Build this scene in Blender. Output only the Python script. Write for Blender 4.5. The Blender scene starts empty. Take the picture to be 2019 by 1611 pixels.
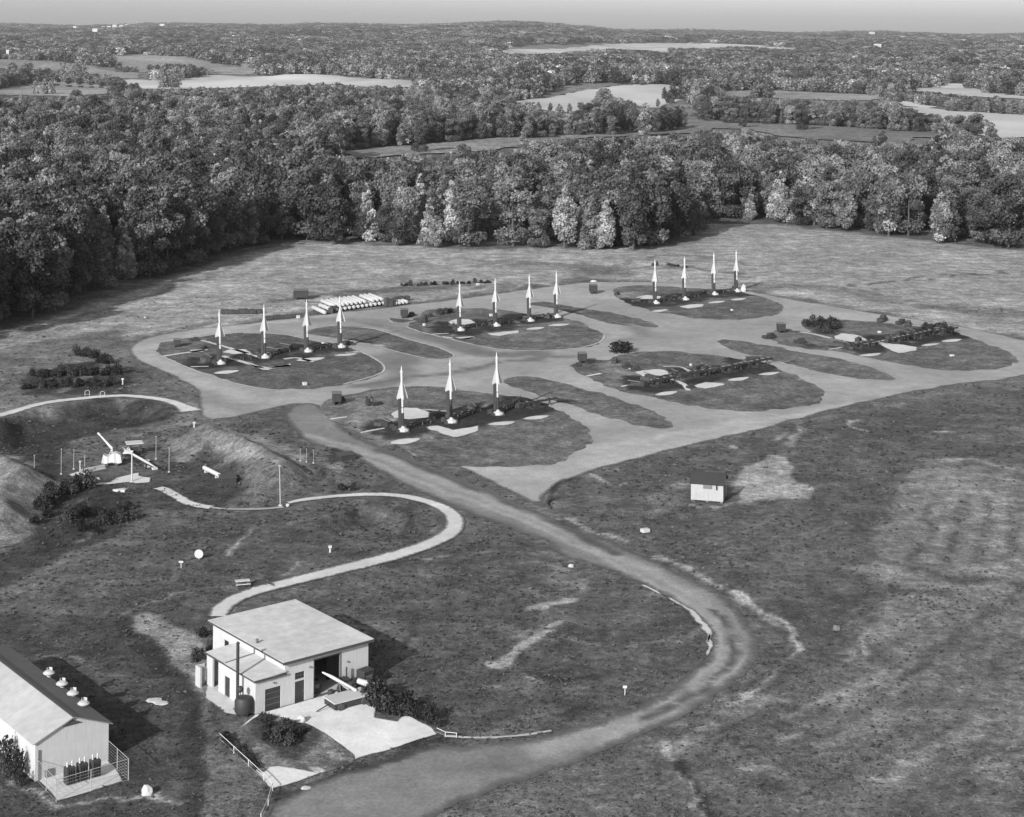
import bpy, bmesh, math, random
import numpy as np
from mathutils import Vector, Matrix
from mathutils.geometry import delaunay_2d_cdt

# ------------------------------------------------------------------ camera, sky, sun, exposure
SC = bpy.context.scene
COL = SC.collection
H, F, PXC, PYC, ROLL = 73.0, 3350.0, 1009.5, 55.0, 0.009
cd = bpy.data.cameras.new('camera')
cam = bpy.data.objects.new('camera', cd); COL.objects.link(cam)
cam.location = (0, 0, H)
cam.rotation_euler = (Matrix.Rotation(math.pi/2, 3, 'X') @ Matrix.Rotation(ROLL, 3, 'Z')).to_euler()
cd.sensor_width = 36; cd.sensor_fit = 'HORIZONTAL'; cd.lens = F/2019*36
cd.shift_y = -(805.5-PYC)/2019
cd.clip_start = 1; cd.clip_end = 60000
SC.camera = cam

SUN_EL, SUN_AZ = 25.0, 27.5          # elevation; the light travels towards +Y, turned this far to +X
w = bpy.data.worlds.new('World'); SC.world = w; w.use_nodes = True
nt = w.node_tree; nt.nodes.clear()
sky = nt.nodes.new('ShaderNodeTexSky'); sky.sky_type = 'NISHITA'; sky.sun_disc = False
sky.sun_elevation = math.radians(SUN_EL); sky.sun_rotation = math.radians(180+SUN_AZ)
sky.air_density = 1.0; sky.dust_density = 1.6; sky.altitude = 100
bw = nt.nodes.new('ShaderNodeRGBToBW'); bg = nt.nodes.new('ShaderNodeBackground'); wo = nt.nodes.new('ShaderNodeOutputWorld')
bg.inputs['Strength'].default_value = 0.12
nt.links.new(sky.outputs[0], bw.inputs[0]); nt.links.new(bw.outputs[0], bg.inputs[0]); nt.links.new(bg.outputs[0], wo.inputs[0])
sl = bpy.data.lights.new('sun', 'SUN'); sl.energy = 3.6; sl.angle = math.radians(0.6); sl.color = (1, 1, 1)
sun = bpy.data.objects.new('sun', sl); COL.objects.link(sun)
ce, se = math.cos(math.radians(SUN_EL)), math.sin(math.radians(SUN_EL))
sa, ca = math.sin(math.radians(SUN_AZ)), math.cos(math.radians(SUN_AZ))
sun.rotation_euler = Vector((sa*ce, ca*ce, -se)).to_track_quat('-Z', 'Y').to_euler()
sun.location = (-60, 80, 150)
vs = SC.view_settings; vs.view_transform = 'Standard'; vs.look = 'None'; vs.gamma = 1; vs.exposure = 0.74
SC.cycles.max_bounces = 5; SC.cycles.volume_bounces = 0; SC.cycles.transparent_max_bounces = 4

# ------------------------------------------------------------------ photograph pixel -> point on the ground
def P(x, y, z=0.0):
    u = x-PXC; v = y-PYC; a = u+ROLL*v; b = v-ROLL*u
    return ((H-z)*a/b, (H-z)*F/b)
def PT(x, y):
    z = 0.0
    for _ in range(14):
        X, Y = P(x, y, z); z = .5*z+.5*float(terr(np.array([X]), np.array([Y]))[0])
    return P(x, y, z)
def toPx(X, Y, Z=0.0):
    a = F*X/Y; b = F*(H-Z)/Y
    return (PXC+a-ROLL*b, PYC+b+ROLL*a)
ZO = dict(Z1=(0, 0, 2.0), Z2=(1010, 0, 2.0), Z3=(0, 380, 2.884), Z4=(230, 560, 3.365), Z5=(700, 480, 3.365), Z6=(1200, 420, 2.465),
          Z7=(580, 680, 3.365), Z8=(1080, 660, 3.256), Y1=(0, 740, 4.028), Y2=(90, 840, 5.0475), Y3=(380, 1150, 3.494),
          Y4=(0, 1250, 4.462), Y5=(1300, 780, 2.808), Y6=(1200, 1150, 2.465), Y7=(540, 840, 2.884), Y8=(780, 1050, 2.884), O=(0, 0, 1.0))
def px(z, pts):
    ox, oy, s = ZO[z]
    return [(ox+a/s, oy+b/s) for a, b in pts]
def G(z, pts, h=0.0): return [P(a, b, h) for a, b in px(z, pts)]
E1 = Vector((.772, .636, 0)).normalized(); E2 = Vector((-E1.y, E1.x, 0)); GA = math.atan2(E1.y, E1.x)
rng = np.random.default_rng(7); R = random.Random(11)

# ------------------------------------------------------------------ numpy helpers
def hsh(i, j, s):
    n = (i*374761393 + j*668265263 + s*974711) & 0xffffffff
    n = ((n ^ (n >> 13))*1274126177) & 0xffffffff
    return ((n ^ (n >> 16)) & 0xffff)/65535.0
def vnoise(X, Y, sc, seed):
    x = np.asarray(X, float)/sc+1000.; y = np.asarray(Y, float)/sc+1000.
    i = np.floor(x).astype(np.int64); j = np.floor(y).astype(np.int64); fx = x-i; fy = y-j
    fx = fx*fx*(3-2*fx); fy = fy*fy*(3-2*fy)
    a = hsh(i, j, seed); b = hsh(i+1, j, seed); c = hsh(i, j+1, seed); d = hsh(i+1, j+1, seed)
    return (a*(1-fx)+b*fx)*(1-fy)+(c*(1-fx)+d*fx)*fy*1.0
def seg_dist(X, Y, pts, closed):
    n = len(pts); d = np.full(X.shape, 1e9)
    for k in range(n if closed else n-1):
        ax, ay = pts[k]; bx, by = pts[(k+1) % n]; dx, dy = bx-ax, by-ay; L = dx*dx+dy*dy+1e-9
        t = np.clip(((X-ax)*dx+(Y-ay)*dy)/L, 0, 1)
        d = np.minimum(d, (X-ax-t*dx)**2+(Y-ay-t*dy)**2)
    return np.sqrt(d)
def inside(X, Y, pts):
    r = np.zeros(np.shape(X), bool); n = len(pts)
    for k in range(n):
        ax, ay = pts[k]; bx, by = pts[(k+1) % n]
        if ay == by: continue
        c = ((ay > Y) != (by > Y)) & (X < (bx-ax)*(Y-ay)/(by-ay)+ax)
        r ^= c
    return r
def sst(x): x = np.clip(x, 0, 1); return x*x*(3-2*x)
def smooth(pts, closed=False, it=2):
    for _ in range(it):
        q = []; n = len(pts)
        if not closed: q.append(pts[0])
        for k in range(n if closed else n-1):
            a = pts[k]; b = pts[(k+1) % n]
            q.append((.75*a[0]+.25*b[0], .75*a[1]+.25*b[1])); q.append((.25*a[0]+.75*b[0], .25*a[1]+.75*b[1]))
        if not closed: q.append(pts[-1])
        pts = q
    return pts

# ------------------------------------------------------------------ relief: berms and ditches (height above the flat)
BERM = [  # ground polygon, height, skirt width
 (G('Y1', [(-260, 640), (60, 650), (180, 660), (330, 760), (540, 850), (420, 960), (300, 1060), (380, 1160), (200, 1260), (0, 1330), (-300, 1400)]), 3.4, 8),
 (G('Y1', [(1330, 540), (1480, 470), (1640, 430), (1800, 440), (2050, 520), (2300, 640), (2560, 820), (2520, 900), (2300, 960), (2060, 990), (1900, 900), (1700, 770), (1640, 690), (1500, 700), (1380, 640)]), 3.6, 8),
 (G('Y1', [(120, 1300), (420, 1160), (620, 960), (800, 940), (960, 1000), (900, 1180), (560, 1330), (200, 1470)]), 1.4, 5),
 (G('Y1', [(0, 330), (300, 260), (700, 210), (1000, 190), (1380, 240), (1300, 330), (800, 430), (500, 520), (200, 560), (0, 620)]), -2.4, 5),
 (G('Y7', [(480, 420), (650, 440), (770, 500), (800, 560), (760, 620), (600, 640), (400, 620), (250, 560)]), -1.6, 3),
 (G('Y3', [(700, 1500), (1700, 1180), (2300, 1060), (2300, 1250), (1500, 1400), (900, 1560)]), -.25, 3),
]
def terr(X, Y):
    X = np.asarray(X, float); Y = np.asarray(Y, float); z = np.zeros(X.shape)
    m = (Y > 120) & (Y < 420) & (X < 20)
    if m.any():
        x = X[m]+2*(vnoise(X[m], Y[m], 7, 3)-.5); y = Y[m]+2*(vnoise(X[m], Y[m], 7, 4)-.5); zz = np.zeros(x.shape)
        for pts, h, sk in BERM:
            d = seg_dist(x, y, pts, True); ins = inside(x, y, pts)
            zz += h*sst(np.where(ins, d, 0)/sk)
        z[m] = zz
    # ridges near the horizon
    far = sst((Y-4200)/4200)
    s = X/np.maximum(Y, 1)
    z = z + far*(np.maximum(Y, 1)/8000)*(27+30*np.exp(-((s+.003)/.055)**2)+16*np.exp(-((s+.13)/.09)**2)+14*np.exp(-((s-.1)/.035)**2)*0+5*np.sin(s*60+1))
    roll = sst((Y-900)/1500)*(7*np.sin(X/260+1.3)*np.sin(Y/340)+5*np.sin(X/130-Y/210))
    return z+roll*(1-far*.4)-sst((Y-900)/1500)*4

# ------------------------------------------------------------------ tone of the ground in stops around 0.1 albedo (bare soil, dry and lush grass, scrub; lit mounds paler, hollows and bush rows darker)
PAINT = []
def tp(z, pts, val, soft=2.0, g=None): PAINT.append(('p', g or G(z, pts), 0, val, soft))
def tl(z, pts, wd, val, soft=None, op=1.0): PAINT.append(('l', G(z, smooth(pts, it=1)), wd, val, soft if soft else wd*.6, op))
# broad areas
tp('O', [(-300, 760), (-300, 655), (0, 657), (250, 577), (560, 478), (1000, 492), (1380, 484), (1352, 432), (1500, 440), (2019, 495), (2400, 520), (2400, 760), (2019, 668), (1500, 575), (1150, 548), (900, 585), (600, 615), (250, 675), (200, 740)], .85, 6)
tp('O', [(-100, 700), (0, 690), (250, 640), (250, 680), (240, 760), (120, 800), (0, 815), (-100, 830)], .25, 4)
tp('O', [(-100, 880), (-100, 835), (0, 825), (200, 790), (300, 785), (350, 810), (280, 850), (190, 870), (130, 900), (120, 960), (0, 900)], -1.3, 3)  # darker tone over the upper left hollow, besides its relief
tp('O', [(40, 760), (60, 735), (200, 712), (265, 730), (270, 760), (240, 780), (150, 782), (60, 775)], -1.1, 3)  # contact shade painted into the ground under the planted bush rows
tp('O', [(-100, 905), (0, 900), (45, 903), (85, 940), (130, 965), (95, 1000), (75, 1045), (90, 1035), (50, 1070), (0, 1090), (-100, 1110)], .42, 1.5)  # left mound: its lit slope is painted paler, besides the relief
tp('O', [(330, 876), (360, 858), (400, 846), (440, 845), (520, 865), (600, 905), (640, 940), (600, 950), (520, 950), (470, 925), (430, 900), (400, 915), (350, 915)], .45, 1.5)  # right berm: sunlight on its side painted in as a paler tone
tp('O', [(70, 1045), (90, 1010), (140, 965), (200, 950), (250, 960), (262, 1010), (250, 1050), (180, 1070), (120, 1100), (60, 1130), (0, 1150), (-60, 1170), (-60, 1110), (20, 1090)], -1.05, 2)  # darker tone along the trench below the left mound
tp('O', [(270, 940), (320, 945), (420, 1000), (250, 1005)], -.6, 2)
tp('O', [(420, 900), (470, 935), (480, 970), (430, 1000), (380, 980), (330, 950), (320, 920)], -.75, 2)
tp('Y1', [(500, 560), (700, 470), (1000, 430), (1300, 380), (1400, 400), (1250, 480), (1000, 560), (1150, 700), (1300, 800), (1200, 860), (900, 860), (700, 850), (540, 780)], -.1, 2)
tp('O', [(0, 1170), (200, 1100), (400, 1010), (700, 975), (830, 990), (890, 1030), (840, 1065), (500, 1160), (430, 1220), (400, 1300), (330, 1290), (260, 1220), (0, 1250)], -.28, 3)
tp('O', [(460, 1185), (560, 1150), (900, 1060), (1090, 1085), (1280, 1140), (1400, 1220), (1400, 1290), (1380, 1330), (1100, 1440), (880, 1450), (740, 1330), (850, 1270), (700, 1200)], -.3, 3)
tp('O', [(0, 1210), (250, 1210), (390, 1420), (390, 1640), (-50, 1640), (-50, 1210)], -.6, 3)
tp('O', [(560, 800), (690, 860), (1000, 1010), (1020, 1075), (880, 1000), (700, 960), (640, 880), (500, 860), (480, 840)], -.2, 3)
tp('O', [(1075, 1000), (1100, 950), (1250, 912), (1600, 830), (1760, 800), (1900, 780), (2100, 750), (2100, 900), (1830, 905), (1720, 1080), (1700, 1180), (1450, 1170), (1250, 1090)], -.22, 4)
tp('O', [(1830, 910), (2100, 960), (2100, 1180), (1700, 1150), (1740, 1060), (1780, 960)], .5, 3)
tp('O', [(1400, 1210), (1600, 1150), (1750, 1180), (1700, 1300), (1550, 1330), (1540, 1250)], -.3, 5)
tp('O', [(1750, 1180), (2100, 1160), (2100, 1500), (1900, 1650), (1500, 1650), (1560, 1480), (1650, 1330)], .32, 6)
tp('O', [(1040, 1600), (1290, 1480), (1480, 1440), (1600, 1480), (1560, 1650), (900, 1680)], .05, 5)
tp('O', [(1850, 1520), (1990, 1460), (1900, 1600), (1800, 1640), (1700, 1640)], -.2, 4)
# streaks in the upper field
for q, wd, v in [([(200, 650), (300, 590), (420, 555), (520, 515), (600, 495)], 7, 1.0), ([(600, 492), (760, 496), (900, 505), (960, 520)], 12, .85), ([(380, 580), (450, 560), (560, 520)], 5, 1.1),
                 ([(560, 590), (700, 575), (900, 565), (1000, 560)], 5, .0), ([(660, 580), (820, 570), (960, 562)], 10, .15), ([(960, 520), (1100, 520), (1200, 540)], 14, .2), ([(1020, 500), (1110, 520), (1160, 512)], 4, 1.0),
                 ([(1280, 520), (1420, 540), (1600, 570), (1700, 575)], 4, .95), ([(1190, 535), (1330, 522), (1480, 545)], 3, .0), ([(1640, 566), (1800, 550), (1980, 536)], 1.6, -.5), ([(1500, 565), (1650, 566), (1800, 600), (2019, 620)], 12, .2),
                 ([(1720, 590), (1860, 610), (2019, 625)], 5, .1), ([(1780, 600), (2019, 590)], 6, .85), ([(1300, 500), (1400, 470), (1480, 450), (1600, 455), (2019, 505)], 14, .78), ([(1600, 555), (1750, 580), (1810, 590)], 2, .9),
                 ([(120, 700), (220, 680), (400, 640)], 3, .1), ([(0, 690), (120, 655), (240, 620)], 6, .8), ([(350, 555), (480, 505), (560, 485)], 5, .75), ([(0, 668), (80, 650), (200, 610), (330, 575), (470, 520)], 2.5, .4),
                 ([(260, 690), (190, 735), (120, 770)], 3, .5), ([(1140, 545), (1240, 515), (1340, 500), (1470, 520)], 3, .2)]: tl('O', q, wd, v, wd*.7, .8)
# dirt and marks lower down
tp('Y5', [(390, 590), (440, 560), (400, 500), (440, 420), (500, 380), (580, 340), (700, 340), (730, 395), (780, 470), (840, 510), (820, 560), (700, 575), (520, 580), (360, 612)], .95, 1.2)
tp('Y5', [(-60, 560), (60, 490), (170, 455), (200, 480), (160, 560), (60, 620), (-60, 660)], .35, 2)
tl('Y5', [(170, 590), (260, 612), (380, 606)], .7, 1.1); tl('Y5', [(700, 270), (760, 200), (810, 160)], 1.4, .7); tl('Y5', [(650, 250), (690, 200)], 1, .5)
tp('Y5', [(1030, 130), (1100, 125), (1110, 170), (1160, 190), (1100, 185), (1040, 155)], 1.0, 1); tl('Y5', [(1500, 200), (1640, 215)], 1.2, .8); tp('Y5', [(365, 280), (420, 275), (430, 300), (380, 300)], 1.0, 1)
tl('Y5', [(1100, 150), (1350, 215), (1600, 270), (2000, 360)], 2.5, -.5, 2, .7); tl('Y5', [(1560, 350), (1700, 350), (1850, 400), (2019, 420)], 1.6, .85); tl('Y5', [(1460, 430), (1580, 440)], 1.2, .9)
tl('Y5', [(1560, 350), (1450, 420), (1400, 530), (1280, 680), (1200, 830)], 3, .6, 3, .7); tl('Y5', [(1090, 960), (1300, 960), (1600, 970), (2019, 1040)], 3, .55, 2.5, .7); tl('Y5', [(1200, 920), (1330, 950), (1480, 980), (1700, 1010), (2019, 1050)], 1.4, -.5, 1.5, .7)
for k in range(9): tl('Y5', [(1460+k*75, 560+k*4), (1400+k*80, 760), (1340+k*84, 930)], 1.0, -.35 if k % 2 else .75, 1.2, .55)
for k in range(8): tl('Y6', [(1500+k*70, 130), (1420+k*70, 420), (1330+k*70, 700), (1250+k*60, 1100)], 1.5, -.1 if k % 2 else .45, 2.0, .5)
tl('Y5', [(210, 830), (300, 790)], .5, .5); tl('Y5', [(260, 845), (370, 800)], .5, .5)
tp('Y6', [(1200, 300), (1240, 280), (1260, 330), (1250, 400), (1215, 390), (1210, 340)], .9, .6)
tl('Y6', [(230, 760), (290, 810), (330, 860), (400, 960), (460, 1060), (500, 1136)], 1.0, -1.2, .8); tl('Y6', [(240, 770), (280, 830)], 1.5, .9); tl('Y6', [(200, 840), (220, 950), (200, 1000)], .6, -.5)
tl('Y6', [(340, 900), (420, 1010), (450, 1130)], .6, .6)
tl('Y6', [(640, 890), (800, 900), (860, 940)], 1.6, .55); tl('Y6', [(940, 1020), (1080, 1090)], .8, .6); tl('Y6', [(420, 720), (560, 640), (720, 570)], 1.5, .5); tl('Y6', [(960, 680), (1010, 690)], 1, .9); tl('Y6', [(850, 760), (900, 750)], 1.2, .8)
tl('Y6', [(440, 830), (520, 780), (560, 760), (700, 800)], .5, -.6); tl('Y6', [(760, 600), (600, 700), (450, 760)], .8, -.6, 1, .6)
# the worn figure on the inner field
tl('Y8', [(545, 745), (620, 690), (720, 650), (800, 610), (860, 560)], 1.8, 1.0, .7); tl('Y8', [(860, 530), (930, 500)], 1.5, 1.0, .7); tl('Y8', [(700, 770), (850, 800), (1000, 830), (1140, 830)], 1.2, -1.3, .7); tl('Y8', [(720, 820), (850, 850)], .6, .8)
tp('Y8', [(1040, 240), (1100, 250), (1110, 300), (1060, 370), (1010, 330)], .4, 1.2); tl('Y8', [(780, 440), (880, 420), (990, 400)], 1.4, 1.0, .7); tl('Y8', [(740, 310), (830, 380)], 1.6, .35, 1.2); tl('Y8', [(780, 180), (860, 200), (1000, 220)], 2, .25, 2)
tp('Y8', [(820, 240), (1010, 200), (1030, 330), (900, 400), (860, 350)], .15, 1.5); tl('Y8', [(960, 580), (1150, 640)], .8, .4); tl('Y8', [(700, 600), (800, 560)], 1, .35, 1); tl('Y8', [(610, 860), (900, 880), (1200, 920)], 3, .15, 2)
tl('Y8', [(1000, 940), (1100, 930)], .8, .5); tp('Y8', [(960, 990), (1120, 980), (1130, 1040), (980, 1060)], -.7, 1.5); tl('Y8', [(1000, 725), (1030, 690)], .35, -1.2, .3); tl('Y8', [(860, 580), (820, 640)], .7, -.7, .6)
tl('Y8', [(340, 105), (560, 95), (900, 120), (1120, 180)], .5, .35, .5); tp('Y8', [(110, 1000), (230, 990), (280, 1070), (200, 1080), (120, 1040)], -.9, 1.0)
tl('Y3', [(900, 1560), (1300, 1440), (1817, 1330)], 4, .25, 3, .7); tl('Y3', [(560, 1440), (860, 1350), (1130, 1270), (1400, 1180), (1680, 1060), (1817, 1060)], 1.8, -.8, 1.2)
# left foreground strip of rubble, gravel lines, ditch
tp('O', [(260, 1225), (300, 1210), (340, 1235), (400, 1250), (420, 1290), (400, 1360), (395, 1420), (380, 1370), (340, 1310), (300, 1260)], .75, 1.0)
tl('O', [(404, 1390), (400, 1450), (402, 1530), (394, 1611)], 1.1, .9, 1.0); tl('O', [(250, 1215), (310, 1180), (440, 1162), (520, 1135)], .8, .5, .8)
tl('Y4', [(100, 1300), (230, 1400), (340, 1490), (460, 1550), (620, 1530), (860, 1500), (1200, 1460), (1560, 1430)], .7, .95, .5); tp('Y4', [(1240, 1440), (1300, 1400), (1380, 1380), (1400, 1430), (1300, 1480)], .9, .5)
tl('O', [(255, 1225), (300, 1290), (365, 1360), (385, 1420), (388, 1500), (372, 1620)], 2.2, -1.3, 1.2, .85); tl('Y4', [(310, 160), (430, 180), (520, 150), (700, 220), (850, 320), (1100, 330)], .6, .4, .5)
tl('Y1', [(560, 530), (700, 480), (1000, 500), (1300, 420), (1500, 380), (1800, 330)], 2, .35, 1.2); tl('Y1', [(500, 1040), (620, 1000), (760, 960)], 1, .2, .8); tl('Y1', [(600, 1310), (720, 1250)], .8, .6, .5); tl('Y1', [(0, 1390), (200, 1310), (380, 1200), (420, 1130)], .7, -1, .6)
tl('Y1', [(1800, 1430), (1900, 1330), (2014, 1220)], .9, .7, .6); tl('Y1', [(1000, 1080), (1300, 1060), (1700, 1070), (2014, 1060)], 1.2, .2, 1.2); tl('Y1', [(910, 140), (1080, 60)], 1, .6, .8); tl('Y1', [(1300, 150), (1460, 90)], .8, .4, .8)
tl('Y7', [(480, 420), (640, 440), (740, 490), (790, 540), (760, 610)], .7, -1.1, .6); tl('Y7', [(700, 440), (850, 470), (920, 530), (900, 600)], .5, .5, .5); tl('Y7', [(100, 570), (200, 550), (290, 530)], 1, .5, 1)
tl('Y7', [(60, 90), (180, 160), (300, 260), (330, 320)], .8, -.7, .8); tp('Y7', [(300, 120), (390, 100), (470, 150), (400, 190), (320, 190)], -1.1, 1.0); tp('Y7', [(280, 200), (400, 200), (420, 260), (340, 270)], .45, 1.5)
tl('Y7', [(1560, 440), (1590, 380), (1640, 330), (1700, 300)], .8, -1.2, .6); tl('Y7', [(1800, 280), (1880, 330), (1960, 355), (2019, 310)], .8, 1.0, .5); tl('O', [(1100, 1030), (1160, 1060), (1300, 1130)], 1.5, -.6, 1.2)
tl('Y6', [(560, 20), (700, 100), (860, 190), (930, 260), (920, 330), (860, 430), (740, 520), (600, 590)], 1.0, 1.1, .6); tl('Y7', [(1650, 530), (1800, 600), (2019, 670)], .9, 1.0, .6)
tl('O', [(1300, 1095), (1420, 1160), (1530, 1230)], 1, .9, .7)
for q in [(1271, 1047), (1480, 855), (1170, 700)]: pass
for k in range(26):
    a_ = R.uniform(1150, 2000); b_ = R.uniform(1180, 1580); L_ = R.uniform(60, 220); sl_ = R.uniform(.35, .9); tl('O', [(a_, b_), (a_+L_*.5, b_-L_*sl_*.5+R.uniform(-6, 6)), (a_+L_, b_-L_*sl_)], R.uniform(.5, 1.6), R.choice([-.45, -.3, .5, .7, .85]), R.uniform(.6, 1.5), .6)
for k in range(16):
    a_ = R.uniform(0, 1900); b_ = np.interp(a_, [0, 550, 1350, 2019], [690, 530, 505, 560])+R.uniform(-15, 60); L_ = R.uniform(80, 260); tl('O', [(a_, b_), (a_+L_*.5, b_+L_*(.0 if a_ > 900 else -.12)), (a_+L_, b_+L_*(.06 if a_ > 900 else -.2))], R.uniform(1.5, 4), R.choice([.35, .5, 1.05, 1.2]), 2, .6)
for k in range(14):
    a_ = R.uniform(450, 1350); b_ = R.uniform(1100, 1420); tl('O', [(a_, b_), (a_+R.uniform(20, 80), b_-R.uniform(-10, 25))], R.uniform(.4, 1.0), R.choice([.6, .9, -.9]), .6, .7)
GRASS_N = len(PAINT)
# launcher areas: worn soil at the left of each oval and dark bituminous ground round the launchers
tp('Z7', [(140, 420), (240, 350), (420, 330), (560, 340), (640, 400), (640, 480), (700, 560), (560, 590), (430, 590), (300, 530), (210, 470)], .45, 2)
tp('Z7', [(200, 400), (280, 370), (400, 390), (430, 450), (340, 470), (230, 460)], -.15, 1.5); tp('Z7', [(430, 620), (600, 560), (640, 640), (560, 660)], .3, 1.5); tp('Z7', [(900, 580), (1000, 610), (1000, 670), (920, 650)], -.8, .8)
tp('Z7', [(880, 570), (930, 590), (960, 660), (900, 640)], .8, .7); tl('Z7', [(960, 640), (1150, 700), (1400, 800)], .8, .7, .6); tl('Z7', [(640, 640), (860, 750), (1010, 800)], .6, .8, .5); tl('Z7', [(1240, 640), (1500, 620), (1700, 600)], 2.5, .25, 2.5)
tp('Z8', [(380, 170), (500, 190), (640, 230), (640, 300), (480, 340), (400, 350), (300, 290), (360, 230)], .55, 1.8); tp('Z8', [(140, 190), (250, 180), (360, 210), (300, 240), (180, 230)], -.2, 1.2); tp('Z8', [(260, 270), (400, 240), (420, 280), (330, 310)], -.2, 1)
tp('Z6', [(760, 590), (830, 560), (1000, 590), (1080, 620), (1080, 650), (900, 650), (800, 630)], .2, 1.5); tp('Z6', [(980, 575), (1020, 530), (1080, 515), (1140, 540), (1130, 590), (1050, 590)], -1.2, 1); tp('Z6', [(900, 620), (960, 620), (1030, 655), (960, 660)], -1.1, 1); tp('Z6', [(1300, 530), (1500, 550), (1640, 570), (1640, 600), (1500, 590), (1340, 550)], -.6, 1.5)
tp('Z5', [(340, 550), (440, 480), (620, 500), (700, 560), (560, 600), (440, 590)], .1, 1.5); tp('Z5', [(480, 450), (600, 440), (650, 480), (600, 500)], -.7, 1.5)
tp('Z6', [(20, 400), (120, 380), (200, 400), (200, 450), (80, 440)], .6, 2); tp('Z4', [(270, 410), (400, 370), (560, 380), (640, 420), (500, 450), (320, 470)], .25, 1.5)
tl('Z4', [(1740, 400), (1650, 430), (1600, 450)], 4, 1.2, 2)
ST = {'A': [(794.6, 851.8), (889.7, 834.5), (981.8, 819), (1062, 806)], 'L': [(435, 719), (522.7, 707), (606.8, 695), (672.8, 686.3)], 'B': [(908, 653), (978.5, 644), (1045.6, 634.5), (1098.8, 627)],
      'C': [(1293.3, 599.7), (1351.3, 592.4), (1409, 582.3), (1453.5, 576.3)], 'E': [(1304, 762), (1378, 746), (1445, 735), (1500, 724)], 'D': [(1705, 688), (1779, 677), (1822, 668), (1866, 661)]}
for g, L in ST.items():
    for k, (a, b) in enumerate(L):
        X, Y = P(a, b); c = Vector((X, Y, 0))
        def loc(u_, v_): q = c+E1*u_+E2*v_; return (q.x, q.y)
        PAINT.append(('p', [loc(*t) for t in [(-5.0, -3.6), (0, -4.6), (4.5, -3.6), (8, 0), (7.5, 7), (2, 10.5), (-3, 9), (-6.5, 2.5)]], 0, -1.75, 1.0))
        for q_ in range(5):
            ux, uy = R.uniform(-6, 8), R.uniform(-3, 9); PAINT.append(('p', [loc(ux+a_, uy+b_) for a_, b_ in ((-1.3, -.6), (0, -.9), (1.3, 0), (.3, .9), (-1, .7))], 0, R.choice([.5, .9, -1.9, -1.9, -1.6]), .6))
        if k < 3: PAINT.append(('p', [loc(*t) for t in [(5, 1.5), (8.5, 2.5), (9, 5), (6, 5)]], 0, .7, .8))
    X, Y = P(*L[3]); c = Vector((X, Y, 0)); PAINT.append(('l', [(X, Y), tuple((c+E1*9+E2*1)[:2])], 1.3, -1.4, .6, 1))
def tone(X, Y, n0=0, n1=None, base=0.0, jit=1.6):
    X = np.asarray(X, float); Y = np.asarray(Y, float)
    s = np.maximum(Y/200, .8)
    qx = X+jit*s*(vnoise(X, Y, 5, 21)-.5)+jit*.6*(vnoise(X, Y, 1.7, 23)-.5); qy = Y+2*jit*s*(vnoise(X, Y, 5, 22)-.5)+jit*(vnoise(X, Y, 1.7, 24)-.5)
    T = np.full(X.shape, float(base))
    for it in PAINT[n0:n1]:
        kind, pts, wd, val, soft = it[:5]; op = it[5] if len(it) > 5 else 1
        xs = [p[0] for p in pts]; ys = [p[1] for p in pts]; mg = (soft+wd)*2+8
        m = (qx > min(xs)-mg) & (qx < max(xs)+mg) & (qy > min(ys)-mg*2) & (qy < max(ys)+mg*2)
        if not m.any(): continue
        x = qx[m]; y = qy[m]
        if kind == 'p':
            d = seg_dist(x, y, pts, True); sd = np.where(inside(x, y, pts), d, -d); k = sst((sd+soft*.5)/soft)
        else:
            d = seg_dist(x, y, pts, False); k = 1-sst((d-wd*.5+soft*.5)/soft)
        T[m] += (val-T[m])*k*op
    return T

# ------------------------------------------------------------------ materials (all greys: the place as a black and white film saw it)
MATS = {}
def newmat(name):
    m = bpy.data.materials.new(name); m.use_nodes = True; n = m.node_tree.nodes; n.clear()
    o = n.new('ShaderNodeOutputMaterial'); b = n.new('ShaderNodeBsdfPrincipled'); m.node_tree.links.new(b.outputs[0], o.inputs[0])
    b.inputs['Specular IOR Level'].default_value = .15; b.inputs['Roughness'].default_value = .9
    MATS[name] = m; return m, m.node_tree, b
def math_(nt, op, a, b=None, c=None):
    n = nt.nodes.new('ShaderNodeMath'); n.operation = op
    for k, v in enumerate([a, b, c]):
        if v is None: continue
        if isinstance(v, (int, float)): n.inputs[k].default_value = v
        else: nt.links.new(v, n.inputs[k])
    return n.outputs[0]
def noise(nt, scale, detail=4, rough=.6, vec=None, st=None):
    n = nt.nodes.new('ShaderNodeTexNoise'); n.inputs['Scale'].default_value = scale; n.inputs['Detail'].default_value = detail; n.inputs['Roughness'].default_value = rough
    tc = nt.nodes.new('ShaderNodeTexCoord')
    src = tc.outputs['Object']
    if st:
        mp = nt.nodes.new('ShaderNodeMapping'); mp.inputs['Scale'].default_value = st; nt.links.new(src, mp.inputs[0]); src = mp.outputs[0]
    nt.links.new(src, n.inputs['Vector']); return math_(nt, 'SUBTRACT', n.outputs[0], .5)
def attr(nt, name):
    n = nt.nodes.new('ShaderNodeAttribute'); n.attribute_name = name; return n.outputs['Fac']
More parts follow.
